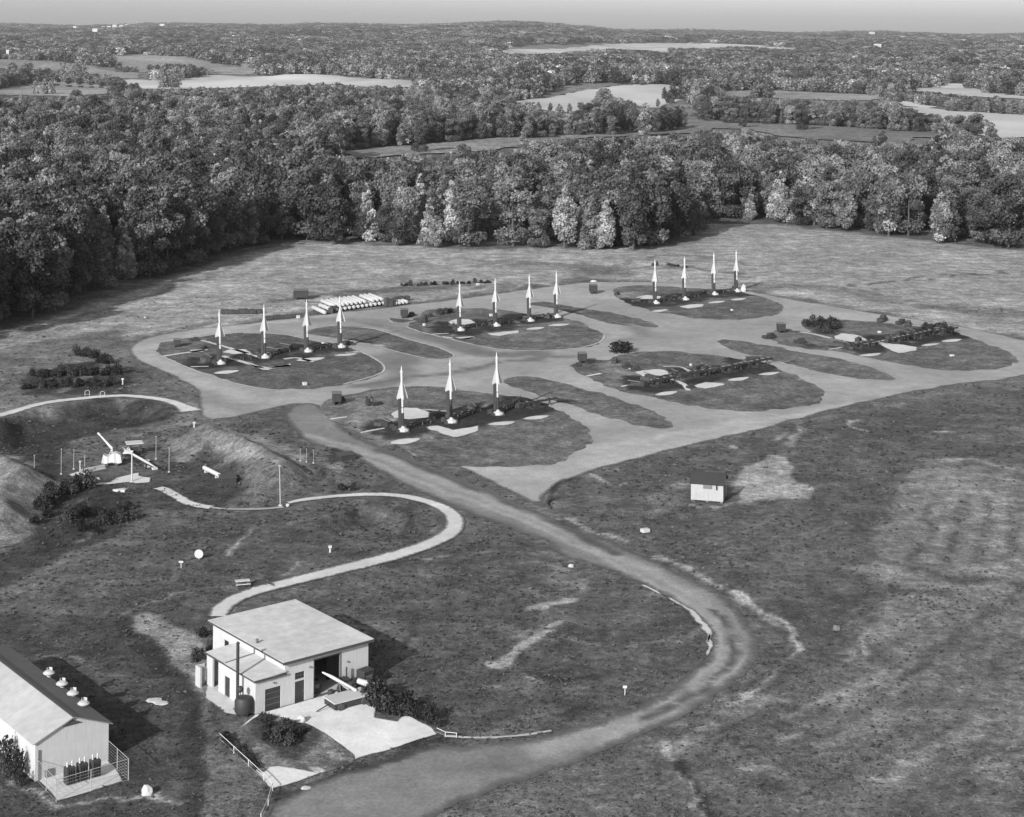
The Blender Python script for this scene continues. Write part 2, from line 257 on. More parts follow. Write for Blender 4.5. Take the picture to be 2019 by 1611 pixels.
def soilmat(name, base, amps, edge=False, bump=.5):
    """albedo = base * 2^(tone + noises)"""
    m, nt, b = newmat(name)
    t = attr(nt, 'tone')
    for sc, am, de in amps: t = math_(nt, 'MULTIPLY_ADD', noise(nt, sc, de), am, t)
    if edge:
        g = attr(nt, 'gtone'); g = math_(nt, 'MULTIPLY_ADD', noise(nt, .9, 5), 1.6, g)
        e = math_(nt, 'ADD', attr(nt, 'edge'), math_(nt, 'MULTIPLY', noise(nt, 1.3, 5, .7), 1.5))
        e = math_(nt, 'SMOOTH_MAX', math_(nt, 'SMOOTH_MIN', math_(nt, 'MULTIPLY', e, 1.6), 1., .15), 0., .15)
        gg = math_(nt, 'SUBTRACT', g, math.log2(base/.1))
        t = math_(nt, 'ADD', math_(nt, 'MULTIPLY', t, e), math_(nt, 'MULTIPLY', gg, math_(nt, 'SUBTRACT', 1., e)))
    al = math_(nt, 'MINIMUM', math_(nt, 'MULTIPLY', math_(nt, 'POWER', 2., t), base), .75)
    cx = nt.nodes.new('ShaderNodeCombineColor'); [nt.links.new(al, cx.inputs[k]) for k in range(3)]
    nt.links.new(cx.outputs[0], b.inputs['Base Color'])
    if bump:
        bp = nt.nodes.new('ShaderNodeBump'); bp.inputs['Strength'].default_value = bump; bp.inputs['Distance'].default_value = .25
        nt.links.new(noise(nt, 2.2, 6, .7), bp.inputs['Height']); nt.links.new(bp.outputs[0], b.inputs['Normal'])
    return m
soilmat('meadow', .118, [(3.2, 3.4, 5), (.9, 3.4, 6), (.24, 2.8, 6), (.06, 2.0, 4), (.012, 1.1, 3)], bump=1.0)
soilmat('gravel', .27, [(2.5, 1.1, 5), (.5, .9, 5), (.15, .8, 4), (.04, .5, 3)], edge=True, bump=.3)
soilmat('road_dirt', .165, [(2.5, 1.3, 5), (.6, 1.0, 5), (.18, .8, 4), (.05, .5, 3)], edge=True, bump=.3)
soilmat('walk_concrete', .47, [(3, .6, 4), (.6, .8, 5), (.08, .5, 3)], edge=True, bump=.1)
soilmat('farm_soil', .33, [(.1, .45, 4), (.01, .5, 4), (.3, .3, 3)], bump=.2)
def paint_mat(name, v, var=.25, sc=2.0, rough=.7, spec=.2, streak=0.0):
    m, nt, b = newmat(name)
    t = math_(nt, 'MULTIPLY', noise(nt, sc, 6, .65), var)
    t = math_(nt, 'MULTIPLY_ADD', noise(nt, sc*.15, 3), var*.8, t)
    if streak: t = math_(nt, 'MULTIPLY_ADD', noise(nt, 3.0, 4, .6, st=(2.5, 2.5, .12)), streak, t)
    al = math_(nt, 'MULTIPLY', math_(nt, 'POWER', 2., math_(nt, 'MULTIPLY', t, 2.)), v); al = math_(nt, 'MINIMUM', al, .82)
    cx = nt.nodes.new('ShaderNodeCombineColor'); [nt.links.new(al, cx.inputs[k]) for k in range(3)]
    nt.links.new(cx.outputs[0], b.inputs['Base Color']); b.inputs['Roughness'].default_value = rough; b.inputs['Specular IOR Level'].default_value = spec
    return m
paint_mat('white_paint', .42, .15, 3, .5, .3); paint_mat('wall_white', .42, .18, 1.5, .85, .1, .35); paint_mat('roof_pale', .44, .55, .8, .9, .1); paint_mat('hut_white', .31, .25, 1.5, .85, .1, .4); paint_mat('roof_sunlit', .33, .5, .8, .9, .1); paint_mat('roof_shaded', .17, .3, 1.2, .9, .1)
paint_mat('steel_dark', .035, .5, 2, .6, .3); paint_mat('trim_dark', .06, .4, 3, .8); paint_mat('door_dark', .035, .6, 1.2, .6, .3); paint_mat('glass_dark', .025, .3, 3, .2, .5)
paint_mat('steel_mid', .13, .4, 3, .6); paint_mat('pole_grey', .28, .3, 3, .8); paint_mat('slab', .42, .28, .9, .9, .1); paint_mat('slab_dirty', .22, .5, .8, .9, .1); paint_mat('rubble', .35, .5, 1, .95, .05)
paint_mat('bark', .08, .4, 1, .95, .05); paint_mat('crate_dark', .06, .4, 2, .85, .1)
def leafmat(name, v):
    m, nt, b = newmat(name)
    oi = nt.nodes.new('ShaderNodeObjectInfo')
    t = math_(nt, 'MULTIPLY_ADD', math_(nt, 'SUBTRACT', oi.outputs['Random'], .5), 1.5, attr(nt, 'leaf'))
    al = math_(nt, 'MULTIPLY', math_(nt, 'POWER', 2., t), v)
    cx = nt.nodes.new('ShaderNodeCombineColor'); [nt.links.new(al, cx.inputs[k]) for k in range(3)]
    nt.links.new(cx.outputs[0], b.inputs['Base Color']); b.inputs['Roughness'].default_value = 1; b.inputs['Specular IOR Level'].default_value = .02
    tr = nt.nodes.new('ShaderNodeBsdfTranslucent'); nt.links.new(cx.outputs[0], tr.inputs[0]); mx = nt.nodes.new('ShaderNodeMixShader'); mx.inputs[0].default_value = .3
    nt.links.new(b.outputs[0], mx.inputs[1]); nt.links.new(tr.outputs[0], mx.inputs[2]); nt.links.new(mx.outputs[0], next(n for n in nt.nodes if n.type == 'OUTPUT_MATERIAL').inputs[0])
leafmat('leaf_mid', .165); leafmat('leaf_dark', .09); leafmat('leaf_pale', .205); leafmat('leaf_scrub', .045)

# ------------------------------------------------------------------ object helpers
def tag(o, label=None, cat=None, group=None, kind=None):
    if label: o['label'] = label
    if cat: o['category'] = cat
    if group: o['group'] = group
    if kind: o['kind'] = kind
    return o
def empty(name, loc, rz=0, label=None, cat=None, group=None):
    o = bpy.data.objects.new(name, None); COL.objects.link(o); o.location = loc; o.rotation_euler = (0, 0, rz); o.empty_display_size = .5
    return tag(o, label, cat, group)
class MB:
    def __init__(s): s.bm = bmesh.new()
    def box(s, c, d, rz=0, rx=0, ry=0):
        M = Matrix.Translation(c) @ Matrix.Rotation(rz, 4, 'Z') @ Matrix.Rotation(ry, 4, 'Y') @ Matrix.Rotation(rx, 4, 'X') @ Matrix.Diagonal((d[0], d[1], d[2], 1))
        bmesh.ops.create_cube(s.bm, size=1, matrix=M); return s
    def cone(s, a, b, r0, r1, n=12):
        a = Vector(a); b = Vector(b); q = (b-a).to_track_quat('Z', 'Y').to_matrix().to_4x4()
        M = Matrix.Translation((a+b)/2) @ q
        bmesh.ops.create_cone(s.bm, cap_ends=True, segments=n, radius1=max(r0, 1e-3), radius2=max(r1, 1e-3), depth=(b-a).length, matrix=M); return s
    def tube(s, a, b, r, n=8): return s.cone(a, b, r, r, n)
    def ball(s, c, r, sc=(1, 1, 1), n=12):
        bmesh.ops.create_uvsphere(s.bm, u_segments=n, v_segments=n//2+2, radius=r, matrix=Matrix.Translation(c) @ Matrix.Diagonal((*sc, 1))); return s
    def lathe(s, prof, c=(0, 0, 0), n=16):
        rings = []
        for r, z in prof: rings.append([s.bm.verts.new((c[0]+r*math.cos(2*math.pi*k/n), c[1]+r*math.sin(2*math.pi*k/n), c[2]+z)) for k in range(n)])
        for A, B in zip(rings, rings[1:]):
            for k in range(n): s.bm.faces.new((A[k], A[(k+1) % n], B[(k+1) % n], B[k]))
        s.bm.faces.new(rings[-1]); s.bm.faces.new(rings[0][::-1]); return s
    def prism(s, pts, z0, z1):
        a = [s.bm.verts.new((p[0], p[1], z0)) for p in pts]; b = [s.bm.verts.new((p[0], p[1], z1)) for p in pts]
        s.bm.faces.new(a[::-1]); s.bm.faces.new(b); n = len(pts)
        for k in range(n): s.bm.faces.new((a[k], a[(k+1) % n], b[(k+1) % n], b[k]))
        return s
    def face(s, vs, th=.03, ax=(0, 1, 0)):
        """flat plate outline (3D points) with thickness along ax"""
        ax = Vector(ax)*th/2; a = [s.bm.verts.new(Vector(v)-ax) for v in vs]; b = [s.bm.verts.new(Vector(v)+ax) for v in vs]
        s.bm.faces.new(a[::-1]); s.bm.faces.new(b); n = len(vs)
        for k in range(n): s.bm.faces.new((a[k], a[(k+1) % n], b[(k+1) % n], b[k]))
        return s
    def build(s, name, mat, parent=None, loc=None, rz=None, bevel=0, sm=False):
        bmesh.ops.recalc_face_normals(s.bm, faces=s.bm.faces)
        if bevel: bmesh.ops.bevel(s.bm, geom=list(s.bm.edges), offset=bevel, segments=1, affect='EDGES', clamp_overlap=True)
        me = bpy.data.meshes.new(name); s.bm.to_mesh(me); s.bm.free(); me.materials.append(MATS[mat])
        if sm:
            for p in me.polygons: p.use_smooth = True
            try: me.set_sharp_from_angle(angle=math.radians(40))
            except Exception: pass
        o = bpy.data.objects.new(name, me); COL.objects.link(o)
        if parent: o.parent = parent
        if loc is not None: o.location = loc
        if rz is not None: o.rotation_euler = (0, 0, rz)
        return o
def kids(o): return [c for c in bpy.data.objects if c.parent == o]
def copy_tree(o, parent=None, ks=None):
    c = o.copy(); COL.objects.link(c)
    if parent: c.parent = parent
    for ch in kids(o): copy_tree(ch, c)
    return c
def pymesh(name, V, Fc, mat, attrs=None, smooth_=False):
    me = bpy.data.meshes.new(name)
    V = np.asarray(V, np.float32); Fc = np.asarray(Fc, np.int32); k = Fc.shape[1]
    me.vertices.add(len(V)); me.vertices.foreach_set('co', V.ravel())
    me.loops.add(Fc.size); me.loops.foreach_set('vertex_index', Fc.ravel())
    me.polygons.add(len(Fc)); me.polygons.foreach_set('loop_start', np.arange(0, Fc.size, k, dtype=np.int32)); me.polygons.foreach_set('loop_total', np.full(len(Fc), k, np.int32))
    me.update(calc_edges=True)
    for n_, a in (attrs or {}).items():
        t = me.attributes.new(n_, 'FLOAT', 'POINT'); t.data.foreach_set('value', np.asarray(a, np.float32))
    if mat: me.materials.append(MATS[mat])
    if smooth_: me.polygons.foreach_set('use_smooth', np.ones(len(Fc), bool))
    return me

# ------------------------------------------------------------------ ground sheet out to the horizon
xs = list(np.arange(-150, -64, 1.0))+list(np.arange(-64, 66, .5))+list(np.arange(66, 130.01, 1.0)); d = 1.0; x = 130.0
while x < 12000: d *= 1.06; x += d; xs.append(x); xs.insert(0, -x-20)
ys = [-400, -200, -80, 0, 60, 100, 125, 140] + list(np.arange(146, 230, .55)) + list(np.arange(230, 420, 1.1)) + list(np.arange(420, 640, 2.0)); d = 2.0; y = ys[-1]
while y < 17000: d *= 1.022; y += d; ys.append(y)
xs = np.array(xs); ys = np.array(ys); XX, YY = np.meshgrid(xs, ys); XX = XX.ravel(); YY = YY.ravel()
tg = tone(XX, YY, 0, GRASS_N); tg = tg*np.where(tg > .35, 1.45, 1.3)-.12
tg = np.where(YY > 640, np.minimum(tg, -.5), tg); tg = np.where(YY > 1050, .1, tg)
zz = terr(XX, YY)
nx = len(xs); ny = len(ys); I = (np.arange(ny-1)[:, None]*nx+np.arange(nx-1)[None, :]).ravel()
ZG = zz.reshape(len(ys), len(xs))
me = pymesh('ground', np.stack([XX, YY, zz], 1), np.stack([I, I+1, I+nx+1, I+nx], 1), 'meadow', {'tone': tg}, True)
ground = bpy.data.objects.new('ground', me); COL.objects.link(ground); tag(ground, kind='structure')

# ------------------------------------------------------------------ sheets on the ground
def gz(X, Y):
    i = np.clip(np.searchsorted(xs, X)-1, 0, len(xs)-2); j = np.clip(np.searchsorted(ys, Y)-1, 0, len(ys)-2)
    a = (X-xs[i])/(xs[i+1]-xs[i]); b = (Y-ys[j])/(ys[j+1]-ys[j])
    return (ZG[j, i]*(1-a)+ZG[j, i+1]*a)*(1-b)+(ZG[j+1, i]*(1-a)+ZG[j+1, i+1]*a)*b
def sheet(name, pts, mat, z, cell=2.0, rim=.8, tonef=None, jit=.25, sm_=1, label=None, base=0.0, js=1.0):
    if sm_: pts = smooth(pts, True, sm_)
    # even out the outline and roughen it
    out = []
    n = len(pts); step = max(.5, cell*.5)
    for k in range(n):
        a = pts[k]; b = pts[(k+1) % n]; L = math.hypot(b[0]-a[0], b[1]-a[1]); m = max(1, int(L/step))
        for t in range(m): out.append((a[0]+(b[0]-a[0])*t/m, a[1]+(b[1]-a[1])*t/m))
    o = np.array(out); o[:, 0] += jit*2*(vnoise(o[:, 0], o[:, 1], 2.3*js, 31)-.5)+jit*(vnoise(o[:, 0], o[:, 1], .8*js, 33)-.5); o[:, 1] += jit*4*(vnoise(o[:, 0], o[:, 1], 2.3*js, 32)-.5)
    pl = [tuple(p) for p in o]
    x0, y0 = o.min(0); x1, y1 = o.max(0)
    gx, gy = np.meshgrid(np.arange(x0, x1, cell)+.13, np.arange(y0, y1, cell*1.15)+.17); gx = gx.ravel()+rng.uniform(-.2, .2, gx.size)*cell; gy = gy.ravel()+rng.uniform(-.2, .2, gy.size)*cell
    ok = inside(gx, gy, pl); gx = gx[ok]; gy = gy[ok]; d = seg_dist(gx, gy, pl, True); ok = d > rim*1.5; gx = gx[ok]; gy = gy[ok]
    # inset ring
    nxt = np.roll(o, -1, 0)-np.roll(o, 1, 0); nr = np.stack([-nxt[:, 1], nxt[:, 0]], 1); nr /= np.linalg.norm(nr, axis=1)[:, None]+1e-9
    area = sum(pl[k][0]*pl[(k+1) % len(pl)][1]-pl[(k+1) % len(pl)][0]*pl[k][1] for k in range(len(pl)))
    ins = o+nr*(rim if area > 0 else -rim); di = seg_dist(ins[:, 0], ins[:, 1], pl, True); ok = inside(ins[:, 0], ins[:, 1], pl) & (di > rim*.7); ins = ins[ok]
    vs = [Vector(p) for p in pl]+[Vector(p) for p in ins]+[Vector((a, b)) for a, b in zip(gx, gy)]
    r = delaunay_2d_cdt(vs, [(k, (k+1) % len(pl)) for k in range(len(pl))], [], 1, 1e-4)
    V = np.array([(v.x, v.y) for v in r[0]]); Fc = np.array([f for f in r[2] if len(f) == 3])
    dd = seg_dist(V[:, 0], V[:, 1], pl, True)
    Z = gz(V[:, 0], V[:, 1])+z
    if mat in ('meadow',): T = tone(V[:, 0], V[:, 1], base=base)*1.2-.1
    elif tonef: T = tonef(V[:, 0], V[:, 1])
    else: T = np.zeros(len(V))
    ar = {'tone': T, 'edge': np.clip(dd/rim-.25, -1, 1.5)}
    if mat != 'meadow': ar['gtone'] = tone(V[:, 0], V[:, 1], 0, GRASS_N)*1.3-.12
    me = pymesh(name, np.column_stack([V, Z]), Fc, mat, ar, True)
    # faces up
    if len(me.polygons) and me.polygons[0].normal.z < 0: me.flip_normals()
    ob = bpy.data.objects.new(name, me); COL.objects.link(ob); tag(ob, label, kind='structure'); return ob
def ribbon(name, pts, wd, mat, z, jit=.1, label=None, base=0.0, rimf=.28):
    pts = smooth(pts, False, 2); o = []
    for k in range(len(pts)-1):
        a = pts[k]; b = pts[k+1]; L = math.hypot(b[0]-a[0], b[1]-a[1]); m = max(1, int(L/.8))
        for t in range(m): o.append((a[0]+(b[0]-a[0])*t/m, a[1]+(b[1]-a[1])*t/m))
    o.append(pts[-1]); o = np.array(o); n = len(o); t = np.gradient(o, axis=0); t /= np.linalg.norm(t, axis=1)[:, None]+1e-9; nr = np.stack([-t[:, 1], t[:, 0]], 1)
    W = np.interp(np.linspace(0, 1, n), np.linspace(0, 1, len(wd)), wd) if isinstance(wd, (list, tuple)) else np.full(n, wd)
    ja = jit*(vnoise(o[:, 0], o[:, 1], 1.1, 41)-.5)*2; jb = jit*(vnoise(o[:, 0], o[:, 1], 1.1, 42)-.5)*2
    offs = [(-.5, 0), (-.5+rimf, 1), (.5-rimf, 1), (.5, 0)]; V = []; ed = []
    for f_, e in offs:
        V.append(o+nr*(f_*W+(ja if f_ < 0 else jb))[:, None]); ed.append(np.full(n, e*1.1-.1))
    V = np.concatenate(V); ed = np.concatenate(ed); i = np.arange(n-1)
    Fc = np.concatenate([np.stack([i+c*n, i+1+c*n, i+1+(c+1)*n, i+(c+1)*n], 1) for c in range(3)])
    T = np.full(len(V), base)+.3*(vnoise(V[:, 0], V[:, 1], 4, 8)-.5)
    me = pymesh(name, np.column_stack([V, gz(V[:, 0], V[:, 1])+z]), Fc, mat, {'tone': T, 'edge': ed, 'gtone': tone(V[:, 0], V[:, 1], 0, GRASS_N)}, True)
    if me.polygons[0].normal.z < 0: me.flip_normals()
    ob = bpy.data.objects.new(name, me); COL.objects.link(ob); tag(ob, label, kind='structure'); return ob

# tones inside the gravel network
GP = []
def gl(z, pts, wd, val, soft=None): GP.append((G(z, smooth(pts, it=1)), wd, val, soft or wd))
gl('Z5', [(100, 520), (300, 560), (520, 630), (760, 700), (900, 740), (1200, 730)], 7, -.75, 4); gl('Z5', [(40, 840), (220, 820), (380, 800), (300, 700)], 6, -.55, 4); gl('Z4', [(1780, 480), (1880, 560), (1900, 620), (1700, 680)], 6, -.55, 4)
gl('Z5', [(500, 400), (800, 400), (1100, 390), (1300, 340)], 5, .05, 3); gl('Z5', [(0, 960), (300, 890), (700, 850), (1100, 770), (1500, 740)], 2.2, -.85, 1.4); gl('Z5', [(1880, 570), (1960, 620), (1780, 640)], 5, -.5, 3)
gl('Z4', [(1300, 240), (1500, 240), (1750, 250), (2000, 320)], 5, -.35, 3); gl('Z4', [(500, 880), (700, 800), (1000, 780), (1300, 740)], 7, .1, 5); gl('Z3', [(1150, 1130), (1250, 1200), (1500, 1240)], 8, -.2, 6)
gl('Z7', [(1010, 810), (1400, 860), (1700, 850), (2019, 760)], 8, .25, 6); gl('Z8', [(0, 900), (500, 780), (1200, 640), (1900, 500)], 6, .2, 5); gl('Z8', [(100, 760), (700, 660), (1300, 560), (2000, 440)], 3, .3, 3)
gl('Z7', [(640, 650), (860, 760), (1100, 900), (1400, 1030)], 2, .1, 2); gl('Z6', [(100, 650), (300, 600), (600, 570), (850, 520)], 10, -.12, 8); gl('Z3', [(900, 870), (1100, 800), (1500, 740), (1900, 700)], 3, .25, 2); gl('Z3', [(820, 930), (1000, 1000), (1200, 1100), (1400, 1180)], 5, .2, 4)
def gtonef(X, Y):
    T = .35*(vnoise(X, Y, 14, 61)-.5)+.25*(vnoise(X, Y, 4, 62)-.5)
    qx = X+1.5*(vnoise(X, Y, 6, 63)-.5); qy = Y+4*(vnoise(X, Y, 6, 64)-.5)
    for pts, wd, val, soft in GP:
        d = seg_dist(qx, qy, pts, False); k = 1-sst((d-wd*.5+soft*.5)/soft); T += (val*1.35-T)*k
    return T
NET = G('O', [(252, 690), (262, 677), (300, 663), (360, 652), (430, 644), (500, 637), (560, 629), (615, 622), (700, 613), (800, 602), (900, 590), (960, 582), (1040, 570), (1110, 562), (1150, 556), (1240, 556), (1300, 556), (1360, 560), (1420, 566), (1500, 578), (1560, 590), (1640, 603), (1740, 620), (1860, 637), (1950, 655), (2019, 670), (2120, 700), (2130, 715), (2019, 744), (1900, 757), (1800, 772), (1700, 795), (1600, 820), (1500, 848), (1400, 870), (1300, 893), (1230, 912), (1180, 925), (1130, 940), (1090, 960), (1070, 983), (1076, 1005), (1050, 990), (1000, 967), (960, 946), (900, 920), (860, 905), (780, 870), (700, 840), (640, 812), (605, 795), (560, 800), (500, 815), (450, 826), (400, 830), (388, 805), (393, 775), (370, 757), (333, 740), (295, 722), (262, 708)])
sheet('gravel', NET, 'gravel', .03, 2.2, 1.1, gtonef, .3, 2)
# main dirt road
ROAD = G('O', [(560, 812), (585, 798), (612, 792), (650, 812)]) + G('Y7', [(420, 50), (640, 130), (880, 220), (1130, 325), (1340, 420), (1520, 500), (1700, 570), (1880, 640), (2019, 700)]) + \
       G('Y6', [(440, 0), (560, 60), (650, 150), (712, 230), (735, 310), (710, 400), (640, 470), (500, 570), (350, 660), (200, 730), (0, 820)]) + G('O', [(1100, 1515), (1000, 1548), (850, 1605), (800, 1680), (400, 1720), (500, 1640), (560, 1565), (700, 1520), (800, 1486), (870, 1470), (950, 1472), (1085, 1452)]) + \
       G('Y8', [(1100, 1080), (1300, 1030), (1450, 965), (1600, 855), (1730, 740), (1790, 640), (1775, 570), (1700, 480), (1600, 405), (1400, 295), (1150, 190), (900, 130)]) + G('Y7', [(1560, 650), (1400, 600), (1300, 565), (1050, 480), (850, 390), (640, 290), (540, 230), (400, 150), (200, 100)]) + G('O', [(580, 850), (562, 832)])
RP = []
for q, wd, v in [(G('Y7', [(100, 40), (500, 140), (900, 290), (1300, 470), (1700, 620), (2000, 760)])+G('Y8', [(1500, 240), (1740, 400), (1900, 560), (1950, 660), (1880, 800), (1700, 930), (1300, 1120), (800, 1240)]), 2.4, .55),
                 (G('Y7', [(300, 120), (700, 260), (1100, 430), (1500, 580), (1800, 700)])+G('Y8', [(1400, 250), (1650, 400), (1790, 540), (1850, 640), (1800, 740), (1600, 890), (1300, 1050), (1000, 1160)]), 1.3, .6),
                 (G('Y7', [(600, 140), (900, 250), (1340, 440), (1700, 600), (1950, 720)]), 1.6, -1.0), (G('Y8', [(1800, 450), (1900, 560), (1925, 640), (1890, 760), (1780, 880), (1600, 990), (1400, 1070)]), .8, -.95),
                 (G('Y7', [(600, 290), (900, 420), (1200, 540), (1600, 680)]), 2.2, -.6), (G('O', [(900, 1530), (700, 1570), (560, 1600)]), 6, .2), (G('O', [(1180, 1460), (1210, 1450)]), 1.5, .6), (G('O', [(1230, 1430), (1260, 1425)]), 1.2, .6)]:
    RP.append((smooth(q), wd, v*1.2))
def rtonef(X, Y):
    T = .05+.5*(vnoise(X, Y, 9, 71)-.5); qx = X+1.0*(vnoise(X, Y, 5, 73)-.5); qy = Y+2.5*(vnoise(X, Y, 5, 74)-.5)
    for pts, wd, val in RP:
        d = seg_dist(qx, qy, pts, False); k = 1-sst((d-wd*.5+wd*.4)/(wd*.8)); T += (val-T)*k
    return T
sheet('dirt_road', ROAD, 'road_dirt', .05, .6, 1.5, rtonef, .3, 2)
# grass islands
ISL = {
 'L': px('Z4', [(260, 420), (300, 390), (420, 365), (560, 350), (700, 335), (850, 325), (1000, 325), (1130, 335), (1250, 362), (1400, 395), (1540, 420), (1620, 450), (1700, 488), (1762, 530), (1785, 560), (1760, 590), (1700, 622), (1600, 648), (1450, 680), (1300, 698), (1050, 703), (850, 675), (700, 630), (560, 580), (450, 545), (320, 480), (265, 450)]),
 'LB': px('Z4', [(1240, 330), (1290, 300), (1400, 283), (1550, 278), (1700, 292), (1850, 338), (2019, 380)]) + px('Z5', [(250, 602), (400, 650), (560, 690), (655, 735), (660, 755), (600, 770), (500, 768), (380, 745), (250, 715), (150, 685)]) + px('Z4', [(1650, 392), (1500, 360), (1350, 345)]),
 'Bs': px('Z5', [(215, 505), (260, 495), (340, 500), (390, 515), (330, 528), (250, 525)]),
 'B': px('Z5', [(470, 445), (600, 430), (800, 430), (950, 440), (1050, 452), (1200, 480), (1300, 500), (1420, 500), (1480, 515), (1560, 560), (1640, 600), (1655, 640), (1600, 680), (1500, 692), (1300, 710), (1080, 712), (900, 697), (780, 672), (640, 640), (540, 612), (440, 590), (340, 550), (370, 510), (430, 480)]),
 'BC': px('Z5', [(1130, 400), (1230, 387), (1330, 397), (1480, 430), (1700, 457), (1850, 490), (2019, 540)]) + px('Z6', [(200, 535), (265, 555), (200, 560), (120, 545), (0, 520)]) + px('Z5', [(1900, 560), (1700, 535), (1530, 490), (1400, 450), (1250, 425)]),
 'C': px('Z6', [(30, 360), (120, 352), (260, 355), (420, 365), (560, 375), (690, 395), (780, 420), (850, 450), (858, 470), (800, 500), (700, 515), (560, 520), (440, 515), (320, 495), (220, 480), (130, 455), (60, 425), (20, 395)]),
 'D': px('Z6', [(920, 537), (1000, 520), (1150, 520), (1300, 530), (1450, 550), (1600, 560), (1720, 590), (1850, 640), (1950, 680), (1990, 710), (1960, 745), (1850, 765), (1700, 770), (1560, 760), (1400, 730), (1250, 702), (1080, 672), (900, 655), (815, 632), (760, 605), (790, 575), (840, 560), (930, 575), (1000, 585)]),
 'DE': px('Z6', [(528, 622), (560, 615), (640, 622), (780, 645), (950, 680), (1150, 715), (1300, 760), (1400, 802), (1380, 818), (1280, 812), (1100, 790), (950, 755), (800, 720), (680, 690), (560, 650)]),
 'E': px('Z8', [(140, 190), (250, 165), (400, 160), (460, 130), (550, 115), (700, 105), (900, 115), (1080, 135), (1300, 165), (1450, 195), (1500, 235), (1600, 265), (1750, 340), (1785, 380), (1750, 430), (1600, 475), (1350, 495), (1100, 485), (900, 455), (740, 420), (600, 385), (420, 355), (300, 300), (200, 240), (140, 215)]),
 'EA': px('Z7', [(1380, 220), (1500, 207), (1700, 230), (1900, 290)]) + px('Z8', [(60, 315), (150, 335), (400, 392), (560, 450), (700, 500), (790, 560), (800, 585), (740, 602), (600, 592), (400, 540), (200, 470), (0, 410)]) + px('Z7', [(1800, 380), (1650, 345), (1500, 295), (1390, 260)]),
 'A': px('Z7', [(165, 400), (250, 340), (400, 322), (520, 300), (640, 288), (780, 280), (900, 282), (1050, 288), (1200, 312), (1300, 335), (1450, 335), (1600, 365), (1730, 430), (1870, 500), (1940, 540), (1975, 600), (1970, 660), (1900, 712), (1750, 782), (1650, 800), (1500, 808), (1390, 812), (1150, 815), (960, 790), (860, 760), (620, 660), (440, 600), (300, 540), (200, 470)]),
}
for n_, q in ISL.items():
    b_ = {'A': -.1, 'B': -.15, 'C': -.3, 'D': -.1, 'E': -.2, 'L': -.35, 'LB': -.3, 'Bs': -.2, 'BC': -.2}.get(n_, -.15)+.12
    m0 = PAINT; PAINT = PAINT[GRASS_N:]
    sheet('grass_verge', [P(*a) for a in q], 'meadow', .06, 1.5, .6, None, .6, 2, base=b_)
    PAINT = m0
# pale kerb lines round the left ovals
for q in [px('Z4', [(290, 475), (450, 550), (620, 612), (850, 680), (1050, 706)]), px('Z4', [(840, 328), (1000, 328), (1130, 338), (1250, 365), (1400, 398)]), px('Z4', [(1620, 450), (1700, 488), (1762, 530), (1785, 565), (1740, 605), (1500, 668)]),
          px('Z5', [(0, 556), (130, 566), (250, 604), (400, 652), (560, 692), (655, 735), (662, 755), (600, 771), (500, 769), (380, 746), (150, 686)]), px('Z5', [(440, 590), (640, 640), (900, 698), (1080, 714), (1300, 712), (1500, 695), (1640, 655), (1655, 610)]), px('Z5', [(220, 505), (250, 528), (330, 532), (400, 515)]), px('Z5', [(340, 555), (440, 592)])]:
    ribbon('gravel_edging', [P(*a) for a in q], .7, 'walk_concrete', .09, .12, base=-.35)
# concrete walks
ribbon('concrete_path', G('Y1', [(-300, 400), (0, 318), (100, 290), (280, 235), (450, 205), (700, 180), (850, 167), (1000, 162), (1150, 175), (1300, 195), (1420, 228), (1520, 285)]), [2.6]*8+[3.2, 5.5], 'walk_concrete', .08, .15)
ribbon('concrete_path', G('Y7', [(80, 437), (200, 415), (420, 394), (600, 388), (760, 402), (900, 437), (1000, 485), (1040, 545), (1010, 610), (900, 668), (700, 737), (400, 812), (0, 912)]) + G('Y3', [(560, 20), (400, 65), (280, 115), (200, 170), (170, 230)]), [1.5, 2.0, 2.6, 3.2, 3.6, 3.2, 2.8, 2.6], 'walk_concrete', .08, .12)
for q, wd in [(px('Z4', [(560, 375), (700, 412), (860, 460), (970, 495)]), 1.2), (px('Z4', [(700, 480), (850, 522), (980, 565), (1150, 540)]), 1.6), (px('Z4', [(300, 482), (430, 462), (600, 438)]), 1.4), (px('Z4', [(490, 552), (610, 548)]), .9), (px('Z4', [(1110, 500), (1200, 488), (1300, 520)]), 1.2),
              (px('Z5', [(500, 605), (620, 600)]), 1.0), (px('Z5', [(580, 620), (700, 640), (790, 625)]), 1.2), (px('Z7', [(440, 585), (600, 555)]), .9), (px('Z7', [(240, 495), (350, 480)]), 1.1), (px('Z7', [(850, 430), (1020, 445)]), .8), (px('Z8', [(250, 268), (340, 250)]), 1.2), (px('Z8', [(470, 335), (560, 320)]), .9), (px('Z8', [(740, 205), (850, 205), (910, 235)]), .9),
              (px('Z8', [(790, 285), (880, 320), (900, 360)]), 1.4), (px('Z6', [(1070, 665), (1130, 655)]), .9), (px('Z6', [(1230, 640), (1300, 630), (1420, 600)]), .9), (px('Z6', [(930, 580), (1000, 590), (1080, 610)]), 1.6), (px('Y1', [(1260, 895), (1340, 925), (1420, 975), (1520, 1030), (1680, 1055)]), 2.2)]:
    ribbon('concrete_path', [P(*a) for a in q], wd, 'walk_concrete', .1, .15)
ribbon('foot_path', G('Y1', [(1670, 1054), (1800, 1066), (1960, 1068), (2120, 1064), (2250, 1050)]), .9, 'walk_concrete', .1, .15, base=-.6)
ribbon('foot_path', G('Y8', [(280, 1160), (450, 1172), (640, 1165), (780, 1150), (885, 1130)]), .6, 'walk_concrete', .09, .1, base=-.3)
